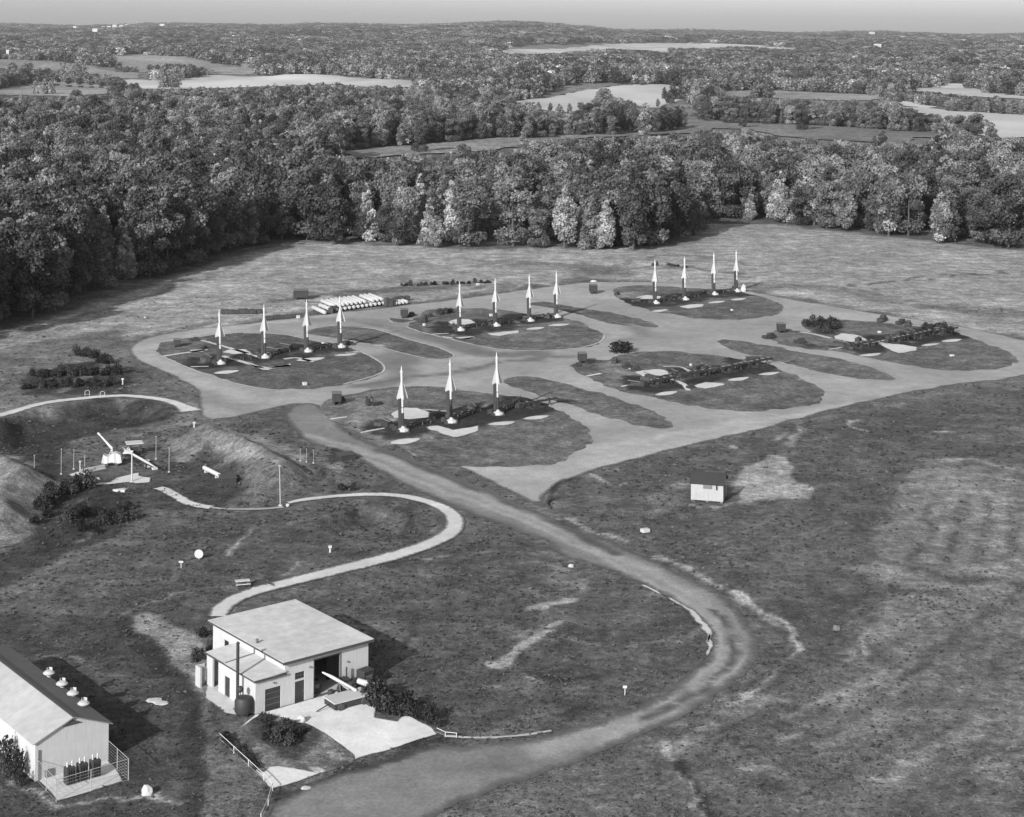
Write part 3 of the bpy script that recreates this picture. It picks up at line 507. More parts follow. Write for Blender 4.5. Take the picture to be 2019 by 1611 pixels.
ribbon('gravel_edging', G('Y8', [(1400, 300), (1600, 400), (1690, 455), (1760, 540), (1790, 600), (1780, 680), (1745, 725)]), [.3, .5, .9, 1.1, .5, .2], 'walk_concrete', .11, .35, base=-.1, rimf=.45)
# launcher pads: pale crescents and slabs
def lens(cx, cy, w_, h_): return [(cx-w_, cy+h_*.5), (cx-w_*.55, cy-h_*.35), (cx, cy-h_*.7), (cx+w_*.6, cy-h_*.9), (cx+w_, cy-h_*.8), (cx+w_*.8, cy), (cx+w_*.3, cy+h_*.8), (cx-w_*.3, cy+h_), (cx-w_*.8, cy+h_*.9)]
for q in [lens(799, 870.5, 33, 7), lens(990, 835, 31, 5), lens(1058, 824, 29, 5), lens(1313, 776, 26, 5), lens(1456, 748, 25, 4.5), lens(1516, 737, 24, 4), lens(1716, 700, 25, 4), lens(1834, 680, 21, 3.3), lens(1877, 672, 23, 3.3), lens(1301, 613, 18, 3), lens(1413, 596, 20, 3), lens(1456, 590.5, 18, 2.8),
          lens(912, 667, 25, 3.5), lens(1055, 648, 22, 3), lens(1102, 641, 25, 3), lens(446, 734, 28, 4.5), lens(612, 709, 32, 4.3), lens(682, 700, 26, 3.2)]:
    sheet('launch_pad', [P(*a) for a in q], 'walk_concrete', .1, 1.5, .35, None, .15, 1)
for z_, q in [('O', [(838, 842), (865, 840), (893, 848), (944, 839), (947, 850), (920, 859), (895, 863), (868, 856)]), ('Z8', [(920, 330), (1010, 305), (1130, 315), (1135, 330), (1000, 355)]), ('Z6', [(1300, 628), (1400, 638), (1510, 655), (1500, 670), (1410, 684), (1370, 670), (1330, 650)]), ('Z6', [(340, 455), (400, 445), (470, 442), (465, 455), (380, 468)]),
              ('Z5', [(870, 600), (950, 590), (1090, 575), (1085, 595), (960, 618), (900, 610)]), ('Z4', [(870, 530), (910, 540), (985, 560), (1150, 525), (1160, 543), (1000, 573), (960, 570)]), ('Z7', [(630, 460), (720, 418), (820, 420), (920, 460), (900, 485), (760, 500), (650, 490)]), ('Z8', [(480, 205), (620, 230), (720, 220), (810, 250), (700, 275), (600, 268), (540, 240)]),
              ('Z6', [(1090, 600), (1140, 585), (1230, 600), (1260, 620), (1180, 632), (1100, 615)]), ('Z5', [(610, 520), (680, 500), (760, 505), (810, 530), (740, 545), (640, 540)]), ('Z6', [(130, 410), (180, 400), (255, 405), (250, 420), (150, 420)]), ('Z4', [(700, 455), (740, 435), (860, 435), (900, 460), (780, 470)]), ('Z4', [(480, 440), (600, 430), (580, 455), (500, 455)])]:
    sheet('launch_pad', G(z_, q), 'walk_concrete', .1, 1.2, .4, None, .3, 0)
# ------------------------------------------------------------------ farm fields and clearings in the distance
FIELDS = [
 ('Z1', [(-80, 235), (0, 235), (200, 240), (420, 268), (600, 310), (480, 312), (420, 300), (300, 285), (130, 275), (-80, 280)], 'meadow', .75),
 ('Z1', [(480, 312), (640, 322), (820, 295), (1000, 305), (1080, 300), (1140, 292), (1300, 296), (1500, 312), (1650, 322), (1698, 335), (1690, 345), (1450, 348), (1300, 335), (1100, 340), (830, 352), (560, 352), (500, 335)], 'farm_soil', .45),
 ('Z1', [(-80, 358), (0, 352), (150, 322), (350, 330), (500, 350), (430, 372), (300, 382), (100, 378), (-80, 380)], 'meadow', .8),
 ('Z1', [(420, 225), (560, 215), (780, 230), (880, 255), (1025, 270), (1025, 300), (830, 295), (810, 270), (640, 250), (600, 300), (480, 262)], 'meadow', .75),
 ('Z1', [(310, 205), (350, 194), (415, 194), (412, 214), (330, 217)], 'farm_soil', .2), ('Z1', [(505, 190), (560, 188), (560, 206), (510, 205)], 'farm_soil', .1),
 ('Z2', [(-70, 200), (100, 175), (500, 168), (900, 175), (1160, 187), (1140, 197), (900, 190), (680, 195), (620, 212), (330, 195), (280, 213), (60, 218), (-60, 212)], 'farm_soil', .35),
 ('Z2', [(-70, 408), (150, 385), (350, 345), (550, 332), (695, 345), (690, 380), (560, 430), (500, 425), (440, 395), (330, 380), (240, 450), (140, 440), (60, 405)], 'farm_soil', .45),
 ('Z2', [(620, 425), (720, 392), (720, 460), (850, 485), (1200, 500), (1700, 530), (1560, 562), (1350, 562), (1100, 545), (900, 505), (650, 532), (300, 545), (180, 548), (60, 570), (-60, 580), (-60, 560), (280, 535), (430, 528), (640, 518), (690, 480)], 'meadow', .35),
 ('Z1', [(1330, 598), (1450, 590), (1700, 570), (1960, 548), (2100, 545), (2080, 580), (1900, 602), (1600, 612), (1400, 628)], 'meadow', .5),
 ('Z2', [(1540, 345), (1660, 350), (1680, 330), (1800, 332), (1900, 370), (2100, 388), (2100, 400), (1880, 388), (1700, 372), (1560, 358)], 'farm_soil', .45),
 ('Z2', [(1490, 395), (1580, 400), (1700, 440), (1900, 450), (2100, 464), (2100, 545), (1860, 548), (1760, 495), (1690, 490), (1600, 440)], 'farm_soil', .4),
 ('Z2', [(1760, 228), (1880, 226), (1880, 236), (1780, 238)], 'farm_soil', .1), ('Z2', [(1940, 228), (2100, 234), (2100, 246), (1980, 238)], 'farm_soil', .1),
 ('Z2', [(790, 362), (1000, 355), (1350, 370), (1490, 387), (1400, 402), (1100, 392), (830, 382)], 'meadow', .7),
 ('Z2', [(180, 345), (330, 328), (500, 325), (340, 350), (190, 378), (100, 385)], 'meadow', .2),
]
FPX = []
for k, (z_, q, mt, tn) in enumerate(FIELDS):
    pxs = px(z_, q); FPX.append(pxs)
    ext = pxs   # the far ground is hilly: drape the sheet over it
    g_ = [PT(*a) for a in ext]
    me_pts = np.array(g_); x0, y0 = me_pts.min(0); x1, y1 = me_pts.max(0); cell = max((y1-y0)/90, (x1-x0)/70, 7)
    fo = sheet('field', g_, mt, .7, cell, cell*.7, (lambda X, Y, tn=tn: tn+.0*X), cell*.8, 1, js=cell*1.3)
    n_ = len(fo.data.vertices); co = np.empty(n_*3, np.float32); fo.data.vertices.foreach_get('co', co); co = co.reshape(-1, 3)
    fo.data.attributes['tone'].data.foreach_set('value', (tn-(0 if mt == 'meadow' else .15)+.5*(vnoise(co[:, 0], co[:, 1]/2.5, 45, 5)-.5)+.5*(vnoise(co[:, 0]+co[:, 1]*.3, co[:, 1]/4, 110, 6)-.5)).astype(np.float32))

# ------------------------------------------------------------------ trees
def crown(name, kind, h, r, n, leaf, mat, seed, z0=1.0):
    g = np.random.default_rng(seed); cs = []; rs = []
    if kind == 'round':
        nl = 26
        for k in range(nl):
            t = g.uniform(0, 1)**.8; a = g.uniform(0, 2*math.pi); zc = z0+(h-z0)*(.12+.76*t); rr = r*math.sqrt(max(0, 1-((zc-z0)/(h-z0)*1.9-.9)**2*.9))
            q = g.uniform(.35, .8)*rr; cs.append((q*math.cos(a), q*math.sin(a), zc)); rs.append(r*g.uniform(.27, .45))
        cs.append((0, 0, h-r*.35)); rs.append(r*.35)
        for k in range(7): a = k*.9; cs.append((r*.5*math.cos(a), r*.5*math.sin(a), z0+h*.1)); rs.append(r*.36)
    elif kind == 'oval':
        for k in range(24):
            t = (k+.5)/24; a = k*2.4+g.uniform(0, 1); zc = z0+(h-z0)*(.06+.86*t); rr = r*math.sin(math.pi*(.24+.70*t))**.8
            q = g.uniform(.3, .62)*rr; cs.append((q*math.cos(a), q*math.sin(a), zc)); rs.append(max(.9, rr*g.uniform(.35, .55)))
    else:
        for k in range(26):
            t = (k+.5)/26; a = k*2.4+g.uniform(0, 1); zc = z0+(h-z0)*(.03+.93*t); rr = r*(1-t)**.75+.3
            q = .55*rr; cs.append((q*math.cos(a), q*math.sin(a), zc)); rs.append(max(.5, rr*.5))
    cs = np.array(cs); rs = np.array(rs); w_ = rs**2; w_ /= w_.sum()
    idx = g.choice(len(cs), n, p=w_); d_ = g.normal(size=(n, 3)); d_[:, 2] = d_[:, 2]*.9+.35; d_ /= np.linalg.norm(d_, axis=1)[:, None]
    rad = rs[idx]*(g.uniform(.5, 1.0, n)**.5)*(1+.12*g.normal(size=n)); pos = cs[idx]+d_*rad[:, None]*np.array([1, 1, .85])
    pos[:, 2] = np.maximum(pos[:, 2], .2)
    nn = d_+.75*g.normal(size=(n, 3)); nn /= np.linalg.norm(nn, axis=1)[:, None]
    t1 = np.cross(nn, g.normal(size=(n, 3))); t1 /= np.linalg.norm(t1, axis=1)[:, None]; t2 = np.cross(nn, t1)
    s1 = (leaf*g.uniform(.5, 1.3, n))[:, None]*.5; s2 = s1*g.uniform(.5, 1, n)[:, None]
    V = np.stack([pos-t1*s1-t2*s2*.6, pos+t1*s1*.7-t2*s2, pos+t1*s1+t2*s2*.7, pos-t1*s1*.6+t2*s2], 1).reshape(-1, 3)
    Fc = np.arange(n*4).reshape(-1, 4); lv = np.repeat(g.normal(size=len(cs))[idx]*.42+g.normal(size=n)*.17, 4)
    return pymesh(name, V, Fc, mat, {'leaf': lv})
def trunk(h, r, seed):
    g = random.Random(seed); m = MB(); zs = [0, .25*h, .5*h, .78*h]; p = Vector((0, 0, -.5)); rr = r
    for z in zs[1:]:
        q = Vector((g.uniform(-.4, .4), g.uniform(-.4, .4), z)); m.cone(p, q, rr, rr*.72, 7); p = q; rr *= .72
        for _ in range(2):
            a = g.uniform(0, 6.28); m.cone(q-Vector((0, 0, .4)), q+Vector((math.cos(a)*h*.17, math.sin(a)*h*.17, h*.12)), rr*.5, rr*.15, 5)
    bmesh.ops.recalc_face_normals(m.bm, faces=m.bm.faces); me = bpy.data.meshes.new('trunk'); m.bm.to_mesh(me); m.bm.free(); me.materials.append(MATS['bark']); return me
KINDS = [  # shape, height, radius, leaves, leaf size, material
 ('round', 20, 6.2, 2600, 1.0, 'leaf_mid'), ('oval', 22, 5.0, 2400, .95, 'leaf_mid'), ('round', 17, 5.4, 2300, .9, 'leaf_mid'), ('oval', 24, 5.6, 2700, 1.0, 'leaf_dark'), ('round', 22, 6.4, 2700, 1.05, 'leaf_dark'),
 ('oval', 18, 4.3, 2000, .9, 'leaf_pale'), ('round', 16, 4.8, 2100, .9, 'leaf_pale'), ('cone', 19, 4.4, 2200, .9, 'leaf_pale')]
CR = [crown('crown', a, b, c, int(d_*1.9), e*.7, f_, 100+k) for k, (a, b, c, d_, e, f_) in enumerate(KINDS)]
TR = [trunk(b, .38, 200+k) for k, (a, b, *_) in enumerate(KINDS)]
# clumps for the far woods
def clump(seed, mat):
    g = np.random.default_rng(seed); Vs = []; Fs = []; Ls = []; o = 0
    for k in range(7):
        me = crown('c', 'round' if k % 2 else 'oval', g.uniform(13, 20), g.uniform(4, 6), 260, 1.8, mat, seed*10+k); n_ = len(me.vertices)
        co = np.empty(n_*3, np.float32); me.vertices.foreach_get('co', co); co = co.reshape(-1, 3)+np.array([g.uniform(-11, 11), g.uniform(-11, 11), 0]); lv = np.empty(n_, np.float32); me.attributes['leaf'].data.foreach_get('value', lv)
        Vs.append(co); Fs.append(np.arange(n_).reshape(-1, 4)+o); Ls.append(lv+g.normal()*.3); o += n_; bpy.data.meshes.remove(me)
    return pymesh('clump', np.concatenate(Vs), np.concatenate(Fs), mat, {'leaf': np.concatenate(Ls)})
CL = [clump(3, 'leaf_mid'), clump(5, 'leaf_mid'), clump(9, 'leaf_dark')]

EDGE = [(-900, 900), (-200, 715), (0, 648), (120, 616), (250, 566), (330, 541), (420, 512), (545, 474), (600, 475), (680, 489), (850, 491), (1000, 492), (1150, 495), (1250, 497), (1340, 482), (1388, 467), (1380, 452), (1350, 436), (1354, 431), (1500, 441), (1700, 462), (1850, 482), (2019, 494), (2900, 560)]
EX = [a for a, b in EDGE]; EY = [b for a, b in EDGE]
EDG = [P(a, b) for a, b in EDGE[:16]]
def in_wood(a, b):
    if 1340 < a < 1400 and b > 434: # the corner of the wood
        return b < np.interp(a, [1340, 1388], [482, 467]) and a < 1390 and (a < 1385 or b > 452)
    return b < np.interp(a, EX, EY)
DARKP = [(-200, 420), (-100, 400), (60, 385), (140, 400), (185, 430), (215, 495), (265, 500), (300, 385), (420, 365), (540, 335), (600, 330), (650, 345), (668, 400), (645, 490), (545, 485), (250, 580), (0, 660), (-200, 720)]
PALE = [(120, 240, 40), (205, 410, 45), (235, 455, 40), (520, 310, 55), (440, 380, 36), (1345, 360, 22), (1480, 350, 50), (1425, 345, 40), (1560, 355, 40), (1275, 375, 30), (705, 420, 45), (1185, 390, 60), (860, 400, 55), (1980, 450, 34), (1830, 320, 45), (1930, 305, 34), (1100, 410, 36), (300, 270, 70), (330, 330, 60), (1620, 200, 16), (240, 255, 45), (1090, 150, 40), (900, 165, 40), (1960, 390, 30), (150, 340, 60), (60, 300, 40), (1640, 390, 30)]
def blocked(a, bt, bb, r_):
    for q in FPX:
        x0, x1, y0, y1 = FBD[id(q)]
        if a+r_ < x0 or a-r_ > x1 or bb < y0 or bt > y1: continue
        nn = max(3, int((bb-bt)/3))
        for i in range(max(1, nn//9), nn+1):
            yy = bt+(bb-bt)*i/nn
            for xx in ((a-r_*.6, a, a+r_*.6) if i else (a,)):
                if q_in(xx, yy, q): return True
    return False
FB = [(min(p[0] for p in q), max(p[0] for p in q), min(p[1] for p in q), max(p[1] for p in q)) for q in FPX]
def q_in(x, y, q):
    x0, x1, y0, y1 = FBD[id(q)]
    if x < x0 or x > x1 or y < y0 or y > y1: return False
    r = False; n = len(q)
    for k in range(n):
        ax, ay = q[k]; bx, by = q[(k+1) % n]
        if (ay > y) != (by > y) and x < (bx-ax)*(y-ay)/(by-ay)+ax: r = not r
    return r
FBD = {id(q): b for q, b in zip(FPX, FB)}
T = []   # x, y, kind, scale, widen, px, apparent size
Y = 385.0
while Y < 15500:
    s = 7.6 if Y < 1150 else Y*.0066
    if Y > 1700: s = Y*.0085
    xm = Y*.325+40; X = -xm+R.uniform(0, s)
    while X < xm:
        x = X+R.uniform(-.38, .38)*s; y = Y+R.uniform(-.38, .38)*s; X += s
        zt = float(terr(np.array([x]), np.array([y]))[0]); a, b = toPx(x, y, zt); a0, b0 = toPx(x, y, 0)
        if not in_wood(a0, b0+1.0 if Y < 700 else b0): continue
        far = Y > 1700; u = R.random(); hgt = R.choice([R.uniform(.62, .9), R.uniform(.85, 1.1), R.uniform(.95, 1.25)])
        cy = b0-.5*18*F/y
        k = None
        if not far:
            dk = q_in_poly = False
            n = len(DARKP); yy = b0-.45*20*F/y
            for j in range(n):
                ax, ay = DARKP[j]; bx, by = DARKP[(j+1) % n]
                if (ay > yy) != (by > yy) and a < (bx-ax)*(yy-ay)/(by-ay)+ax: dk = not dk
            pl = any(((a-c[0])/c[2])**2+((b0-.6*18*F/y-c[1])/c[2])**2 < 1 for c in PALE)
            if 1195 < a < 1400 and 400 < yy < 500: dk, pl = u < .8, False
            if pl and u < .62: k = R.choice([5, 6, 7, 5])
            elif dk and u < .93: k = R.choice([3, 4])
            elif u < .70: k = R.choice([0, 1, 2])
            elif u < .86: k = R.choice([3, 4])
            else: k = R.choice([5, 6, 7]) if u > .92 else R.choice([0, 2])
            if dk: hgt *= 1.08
            ht = KINDS[k][1]*hgt; rp = KINDS[k][2]*F/y
            wd = 1.0
        else:
            k = 8+(2 if u < .26 else R.choice([0, 1])); ht = 17*hgt; wd = s/17.; rp = s*.6*F/y
        bt = b-ht*F/y
        if a < -160 or a > 2180: continue
        if blocked(a, bt, b, rp*.6) and R.random() > .004:
            if blocked(a, b-ht*.45*F/y, b, rp*.3) or R.random() < .25: continue
            hgt *= R.uniform(.35, .5)*(1 if not far else 1); wd *= 1 if not far else 1.6; bt = b-ht*.45*F/y
        T.append((x, y, zt, k, hgt*(1.0), wd, a, b, ht*F/y, u))
    Y += s*(1.0 if Y < 1700 else 1.15)
# hedgerow and lone trees that stand in front of the fields
for (z_, q, k, hs, n) in [('Z2', [(270, 450), (330, 455), (400, 450), (430, 455)], 0, .55, 6), ('Z2', [(460, 520), (500, 525), (560, 525), (620, 520), (670, 505)], 3, .7, 9), ('Z2', [(615, 410), (640, 410)], 3, .5, 2), ('Z2', [(575, 425)], 1, .42, 1), ('Z2', [(740, 475), (780, 480)], 3, .8, 3),
                        ('Z2', [(850, 485), (1000, 490), (1150, 492), (1280, 495)], 0, .95, 12), ('Z2', [(1330, 500), (1450, 505), (1560, 515), (1680, 520)], 4, .7, 10), ('Z2', [(1215, 470), (1240, 480)], 5, 1.0, 2), ('Z2', [(1520, 400), (1650, 415), (1800, 435), (2019, 455)], 0, .5, 22), ('Z2', [(1720, 560), (1790, 565), (1840, 570)], 4, .85, 4),
                        ('Z1', [(640, 322), (700, 312), (790, 305)], 0, .62, 8), ('Z1', [(0, 345), (100, 335), (300, 345), (480, 352)], 4, .62, 16), ('Z1', [(240, 260), (380, 262), (540, 282)], 0, .4, 12), ('Z2', [(40, 450), (90, 450), (120, 440), (240, 450)], 1, .5, 5), ('Z2', [(1420, 590), (1470, 590)], 3, .45, 2), ('Z2', [(1100, 490), (1290, 495)], 5, .6, 3)]:
    pp = px(z_, q); pp = smooth(pp) if len(pp) > 1 else pp
    for i in range(n):
        t = (i+.5)/n*(len(pp)-1); j = int(t); f_ = t-j; p0 = pp[j]; p1 = pp[min(j+1, len(pp)-1)]
        a = p0[0]+(p1[0]-p0[0])*f_+R.uniform(-2, 2); b = p0[1]+(p1[1]-p0[1])*f_+R.uniform(-1, 1); x, y = PT(a, b); zt = float(terr(np.array([x]), np.array([y]))[0])
        T.append((x, y, zt, k, hs*R.uniform(.8, 1.2), 1.15, a, b, KINDS[k][1]*hs*F/y, .5))
T.sort(key=lambda t: -t[8]*(1 if 5 < t[6] < 2014 else .01))
IND = [t for t in T if t[3] < 8][:285]; indset = set(id(t) for t in IND); REST = [t for t in T if id(t) not in indset]
ZN = [(150, 'at the far left end of the dark wood'), (330, 'in the left wood above the mown strip'), (545, 'in the left wood near its corner'), (700, 'at the wood corner behind the white canister row'), (900, 'in the wood behind the second missile quartet'), (1120, 'in the middle of the tree line'), (1400, 'on the wooded point behind the farthest missiles'), (1700, 'along the far edge of the pale field'), (2100, 'at the right end of the tree line')]
def tree_words(t):
    a, b, k = t[6], t[7], t[3]; dn = {'leaf_mid': 'grey green', 'leaf_dark': 'dark', 'leaf_pale': 'pale silvery'}[KINDS[k][5]]; sh = {'round': 'broad round', 'oval': 'tall oval', 'cone': 'pointed'}[KINDS[k][0]]
    z_ = next(w_ for l_, w_ in ZN if a < l_); eb = np.interp(a, EX, EY); row = 'front row' if b > eb-14 else ('second row' if b > eb-45 else 'deeper')
    return '%s %s tree, %s, %s' % (dn, sh, row, z_), KINDS[k][5][5:]
proto = {}
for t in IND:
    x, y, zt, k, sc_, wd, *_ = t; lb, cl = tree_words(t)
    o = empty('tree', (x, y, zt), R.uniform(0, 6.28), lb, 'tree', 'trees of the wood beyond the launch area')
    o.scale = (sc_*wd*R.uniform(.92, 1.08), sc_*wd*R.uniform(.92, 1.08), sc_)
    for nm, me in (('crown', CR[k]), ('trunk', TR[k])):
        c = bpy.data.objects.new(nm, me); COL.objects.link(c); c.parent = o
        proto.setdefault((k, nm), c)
# the rest of the woods: one uncountable mass, instanced
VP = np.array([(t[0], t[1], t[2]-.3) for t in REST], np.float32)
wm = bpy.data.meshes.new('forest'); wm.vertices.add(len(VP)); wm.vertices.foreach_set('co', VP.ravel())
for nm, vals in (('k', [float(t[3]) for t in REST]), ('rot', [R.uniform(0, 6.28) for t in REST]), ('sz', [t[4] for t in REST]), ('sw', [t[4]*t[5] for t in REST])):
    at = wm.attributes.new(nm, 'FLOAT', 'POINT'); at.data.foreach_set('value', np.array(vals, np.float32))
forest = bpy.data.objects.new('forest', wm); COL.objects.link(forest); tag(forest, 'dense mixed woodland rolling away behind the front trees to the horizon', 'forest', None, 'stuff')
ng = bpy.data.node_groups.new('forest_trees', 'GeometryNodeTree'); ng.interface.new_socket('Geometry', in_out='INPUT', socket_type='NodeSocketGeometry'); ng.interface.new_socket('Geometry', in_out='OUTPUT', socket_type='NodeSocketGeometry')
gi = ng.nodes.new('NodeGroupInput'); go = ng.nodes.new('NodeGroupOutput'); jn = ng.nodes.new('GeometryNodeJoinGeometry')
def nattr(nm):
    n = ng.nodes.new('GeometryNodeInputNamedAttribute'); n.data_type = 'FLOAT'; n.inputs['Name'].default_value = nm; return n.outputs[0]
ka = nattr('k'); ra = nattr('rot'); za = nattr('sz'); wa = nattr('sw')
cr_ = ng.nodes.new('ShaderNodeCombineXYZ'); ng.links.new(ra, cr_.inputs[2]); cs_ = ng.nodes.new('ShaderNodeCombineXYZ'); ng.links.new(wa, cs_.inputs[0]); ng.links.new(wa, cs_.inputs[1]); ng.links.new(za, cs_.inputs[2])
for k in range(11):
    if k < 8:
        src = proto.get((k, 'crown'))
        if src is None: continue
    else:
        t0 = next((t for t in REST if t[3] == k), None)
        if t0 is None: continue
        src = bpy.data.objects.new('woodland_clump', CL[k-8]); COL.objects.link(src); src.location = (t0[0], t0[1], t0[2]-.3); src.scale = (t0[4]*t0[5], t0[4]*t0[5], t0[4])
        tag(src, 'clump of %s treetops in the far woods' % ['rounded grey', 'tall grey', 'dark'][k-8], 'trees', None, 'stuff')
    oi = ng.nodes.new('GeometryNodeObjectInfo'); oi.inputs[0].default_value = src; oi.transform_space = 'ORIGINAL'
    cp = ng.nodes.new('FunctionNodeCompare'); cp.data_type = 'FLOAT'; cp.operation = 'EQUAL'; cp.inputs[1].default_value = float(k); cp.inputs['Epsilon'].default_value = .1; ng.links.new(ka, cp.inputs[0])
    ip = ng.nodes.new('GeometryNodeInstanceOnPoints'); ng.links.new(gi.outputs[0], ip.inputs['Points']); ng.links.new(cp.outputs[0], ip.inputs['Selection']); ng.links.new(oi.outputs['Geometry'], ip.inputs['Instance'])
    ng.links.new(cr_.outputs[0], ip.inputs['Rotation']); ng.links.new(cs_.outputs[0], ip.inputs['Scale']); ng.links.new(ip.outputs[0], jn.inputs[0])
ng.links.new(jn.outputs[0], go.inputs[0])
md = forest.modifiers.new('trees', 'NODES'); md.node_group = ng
print('trees', len(T), len(IND), len(REST))

# ------------------------------------------------------------------ bushes
BSH = [crown('bush', 'round', 1.6, 1.1, 420, .28, 'leaf_scrub', 301, .1), crown('bush', 'round', 1.2, 1.3, 420, .28, 'leaf_scrub', 302, .1), crown('bush', 'oval', 2.0, .9, 380, .28, 'leaf_scrub', 303, .1)]
def bush(x, y, s, label, group=None, k=None, sz=None):
    o = bpy.data.objects.new('bush', BSH[R.randrange(3) if k is None else k]); COL.objects.link(o); o.location = (x, y, float(terr(np.array([x]), np.array([y]))[0])-.05); o.rotation_euler = (0, 0, R.uniform(0, 6.28)); o.scale = (s, s, sz or s*R.uniform(.85, 1.1))
    return tag(o, label, 'bush', group)
def bushrow(z_, pts, n, s, label, group, sp=.6):
    pp = smooth(G(z_, pts))
    L = [0]
    for a, b in zip(pp, pp[1:]): L.append(L[-1]+math.dist(a, b))
    for i in range(n):
        t = L[-1]*(i+R.uniform(.2, .8))/n; x = np.interp(t, L, [p[0] for p in pp]); y = np.interp(t, L, [p[1] for p in pp])
        bush(float(x)+R.uniform(-sp, sp), float(y)+R.uniform(-sp, sp), s*R.uniform(.7, 1.25), label, group)
bushrow('Y3', [(1230, 800), (1300, 900), (1400, 900), (1480, 880)], 9, 1.0, 'dark shrub at the upper right edge of the pale apron', 'shrubs at the right edge of the pale apron')
bushrow('Y3', [(1500, 890), (1600, 950), (1680, 990)], 6, .7, 'low dark shrub at the right corner of the pale apron', 'shrubs at the apron corner')
bushrow('Y3', [(480, 960), (620, 1000), (760, 1040), (640, 1110), (560, 1080), (520, 1010), (700, 1130)], 26, .55, 'dark shrub in the bed in front of the white building', 'shrubs in the front bed', .9)
bushrow('Y3', [(200, 1060), (300, 1150), (400, 1230), (470, 1290)], 12, .45, 'dark shrub in the row along the yard fence', 'shrubs along the yard fence', .3)
bushrow('Y3', [(10, 380), (90, 360), (150, 400), (190, 450), (60, 480), (20, 560)], 10, .6, 'scrubby bush behind the annex', 'bushes behind the annex', .9)
bushrow('Y1', [(330, 1080), (400, 1030), (480, 960), (600, 900), (720, 900)], 16, 1.0, 'dark bush on the bank below the fuelling yard', 'bushes on the bank below the fuelling yard', 1.2)
bushrow('Y1', [(420, 1160), (520, 1220), (700, 1200), (900, 1180), (1000, 1100)], 26, .8, 'dark scrub bush in the hollow left of the ditch', 'scrub in the hollow', 3.5)
bushrow('Z3', [(180, 1050), (350, 1040), (520, 1030), (700, 1040)], 30, .95, 'dark bush in the upper planted row left of the junction', 'planted rows on the bank', 1.6)
bushrow('Z3', [(170, 1110), (350, 1100), (500, 1090), (640, 1100)], 24, .8, 'dark bush in the lower planted row left of the junction', 'planted rows on the bank', 1.6)
bushrow('Z3', [(430, 930), (480, 925), (540, 940)], 9, 1.0, 'dark bush in the clump beside the left road bend', 'clump by the left road bend', .9)
bushrow('Z3', [(570, 960), (640, 975)], 6, .9, 'dark bush on the bank below the left road bend', 'bushes below the left road bend', .9)
bushrow('Z5', [(300, 285), (500, 278), (700, 270), (900, 262)], 26, .55, 'small dark bush in the weedy line behind the canisters', 'weedy line behind the canisters', .8)
bushrow('Z6', [(980, 560), (1020, 540), (1080, 535), (1120, 560), (1060, 580)], 20, .95, 'dark bush in the thicket on the right oval', 'thicket on the right oval', 2.2)
bushrow('Z6', [(1530, 560), (1600, 570), (1660, 590)], 14, .95, 'dark bush at the far end of the right oval', 'bushes at the far end of the right oval', 1.6)
bushrow('Z5', [(560, 470), (620, 465)], 6, .8, 'dark bush on the oval behind the second missile quartet', 'bushes behind the second quartet', 1.2)
bushrow('Y7', [(370, 350), (400, 365), (450, 370)], 6, .5, 'small dark bush by the bend of the concrete walk', 'bushes by the walk', .5)
bushrow('Z6', [(210, 255), (300, 258), (400, 270)], 8, .6, 'small dark bush on the field behind the farthest missiles', 'bushes on the far field', 1.5)
m = MB(); bx, by = P(1223, 696)
bo = bpy.data.objects.new('bush', crown('bush', 'round', 3.4, 3.4, 1500, .5, 'leaf_scrub', 310, .1)); COL.objects.link(bo); bo.location = (bx, by+1, 0); bo.scale = (.85, .85, .62); tag(bo, 'large dome shaped dark bush alone at the middle road junction', 'bush')

# ------------------------------------------------------------------ missiles and launchers
def make_missile():
    r = empty('missile', (0, 0, 0))
    m = MB(); m.lathe([(.01, 11.95), (.10, 11.5), (.18, 10.9), (.22, 10.2), (.22, 7.0), (.19, 6.6)], n=14); m.build('body', 'white_paint', r, sm=True)
    m = MB()
    for k in range(4):
        a = k*math.pi/2+.5; d = Vector((math.cos(a), math.sin(a), 0)); n_ = Vector((-d.y, d.x, 0)); m.face([d*.15+Vector((0, 0, 11.15)), d*.42+Vector((0, 0, 10.75)), d*.15+Vector((0, 0, 10.7))], .02, n_)
    m.build('nose_fin', 'white_paint', r)
    for k in range(4):
        a = k*math.pi/2+.32; d = Vector((math.cos(a), math.sin(a), 0)); n_ = Vector((-d.y, d.x, 0)); m = MB()
        m.face([d*.16+Vector((0, 0, 9.2)), d*1.05+Vector((0, 0, 6.2)), d*.98+Vector((0, 0, 5.85)), d*.16+Vector((0, 0, 6.1))], .045, n_); m.build('wing', 'white_paint', r)
    m = MB(); m.lathe([(.15, 6.6), (.22, 6.3), (.22, 1.25), (.18, .95)], n=14); m.build('booster', 'white_paint', r, sm=True)
    m = MB()
    for z in (2.4, 4.3): m.lathe([(.25, z), (.262, z+.02), (.262, z+.12), (.25, z+.14)], n=14)
    m.build('band', 'steel_mid', r)
    return r
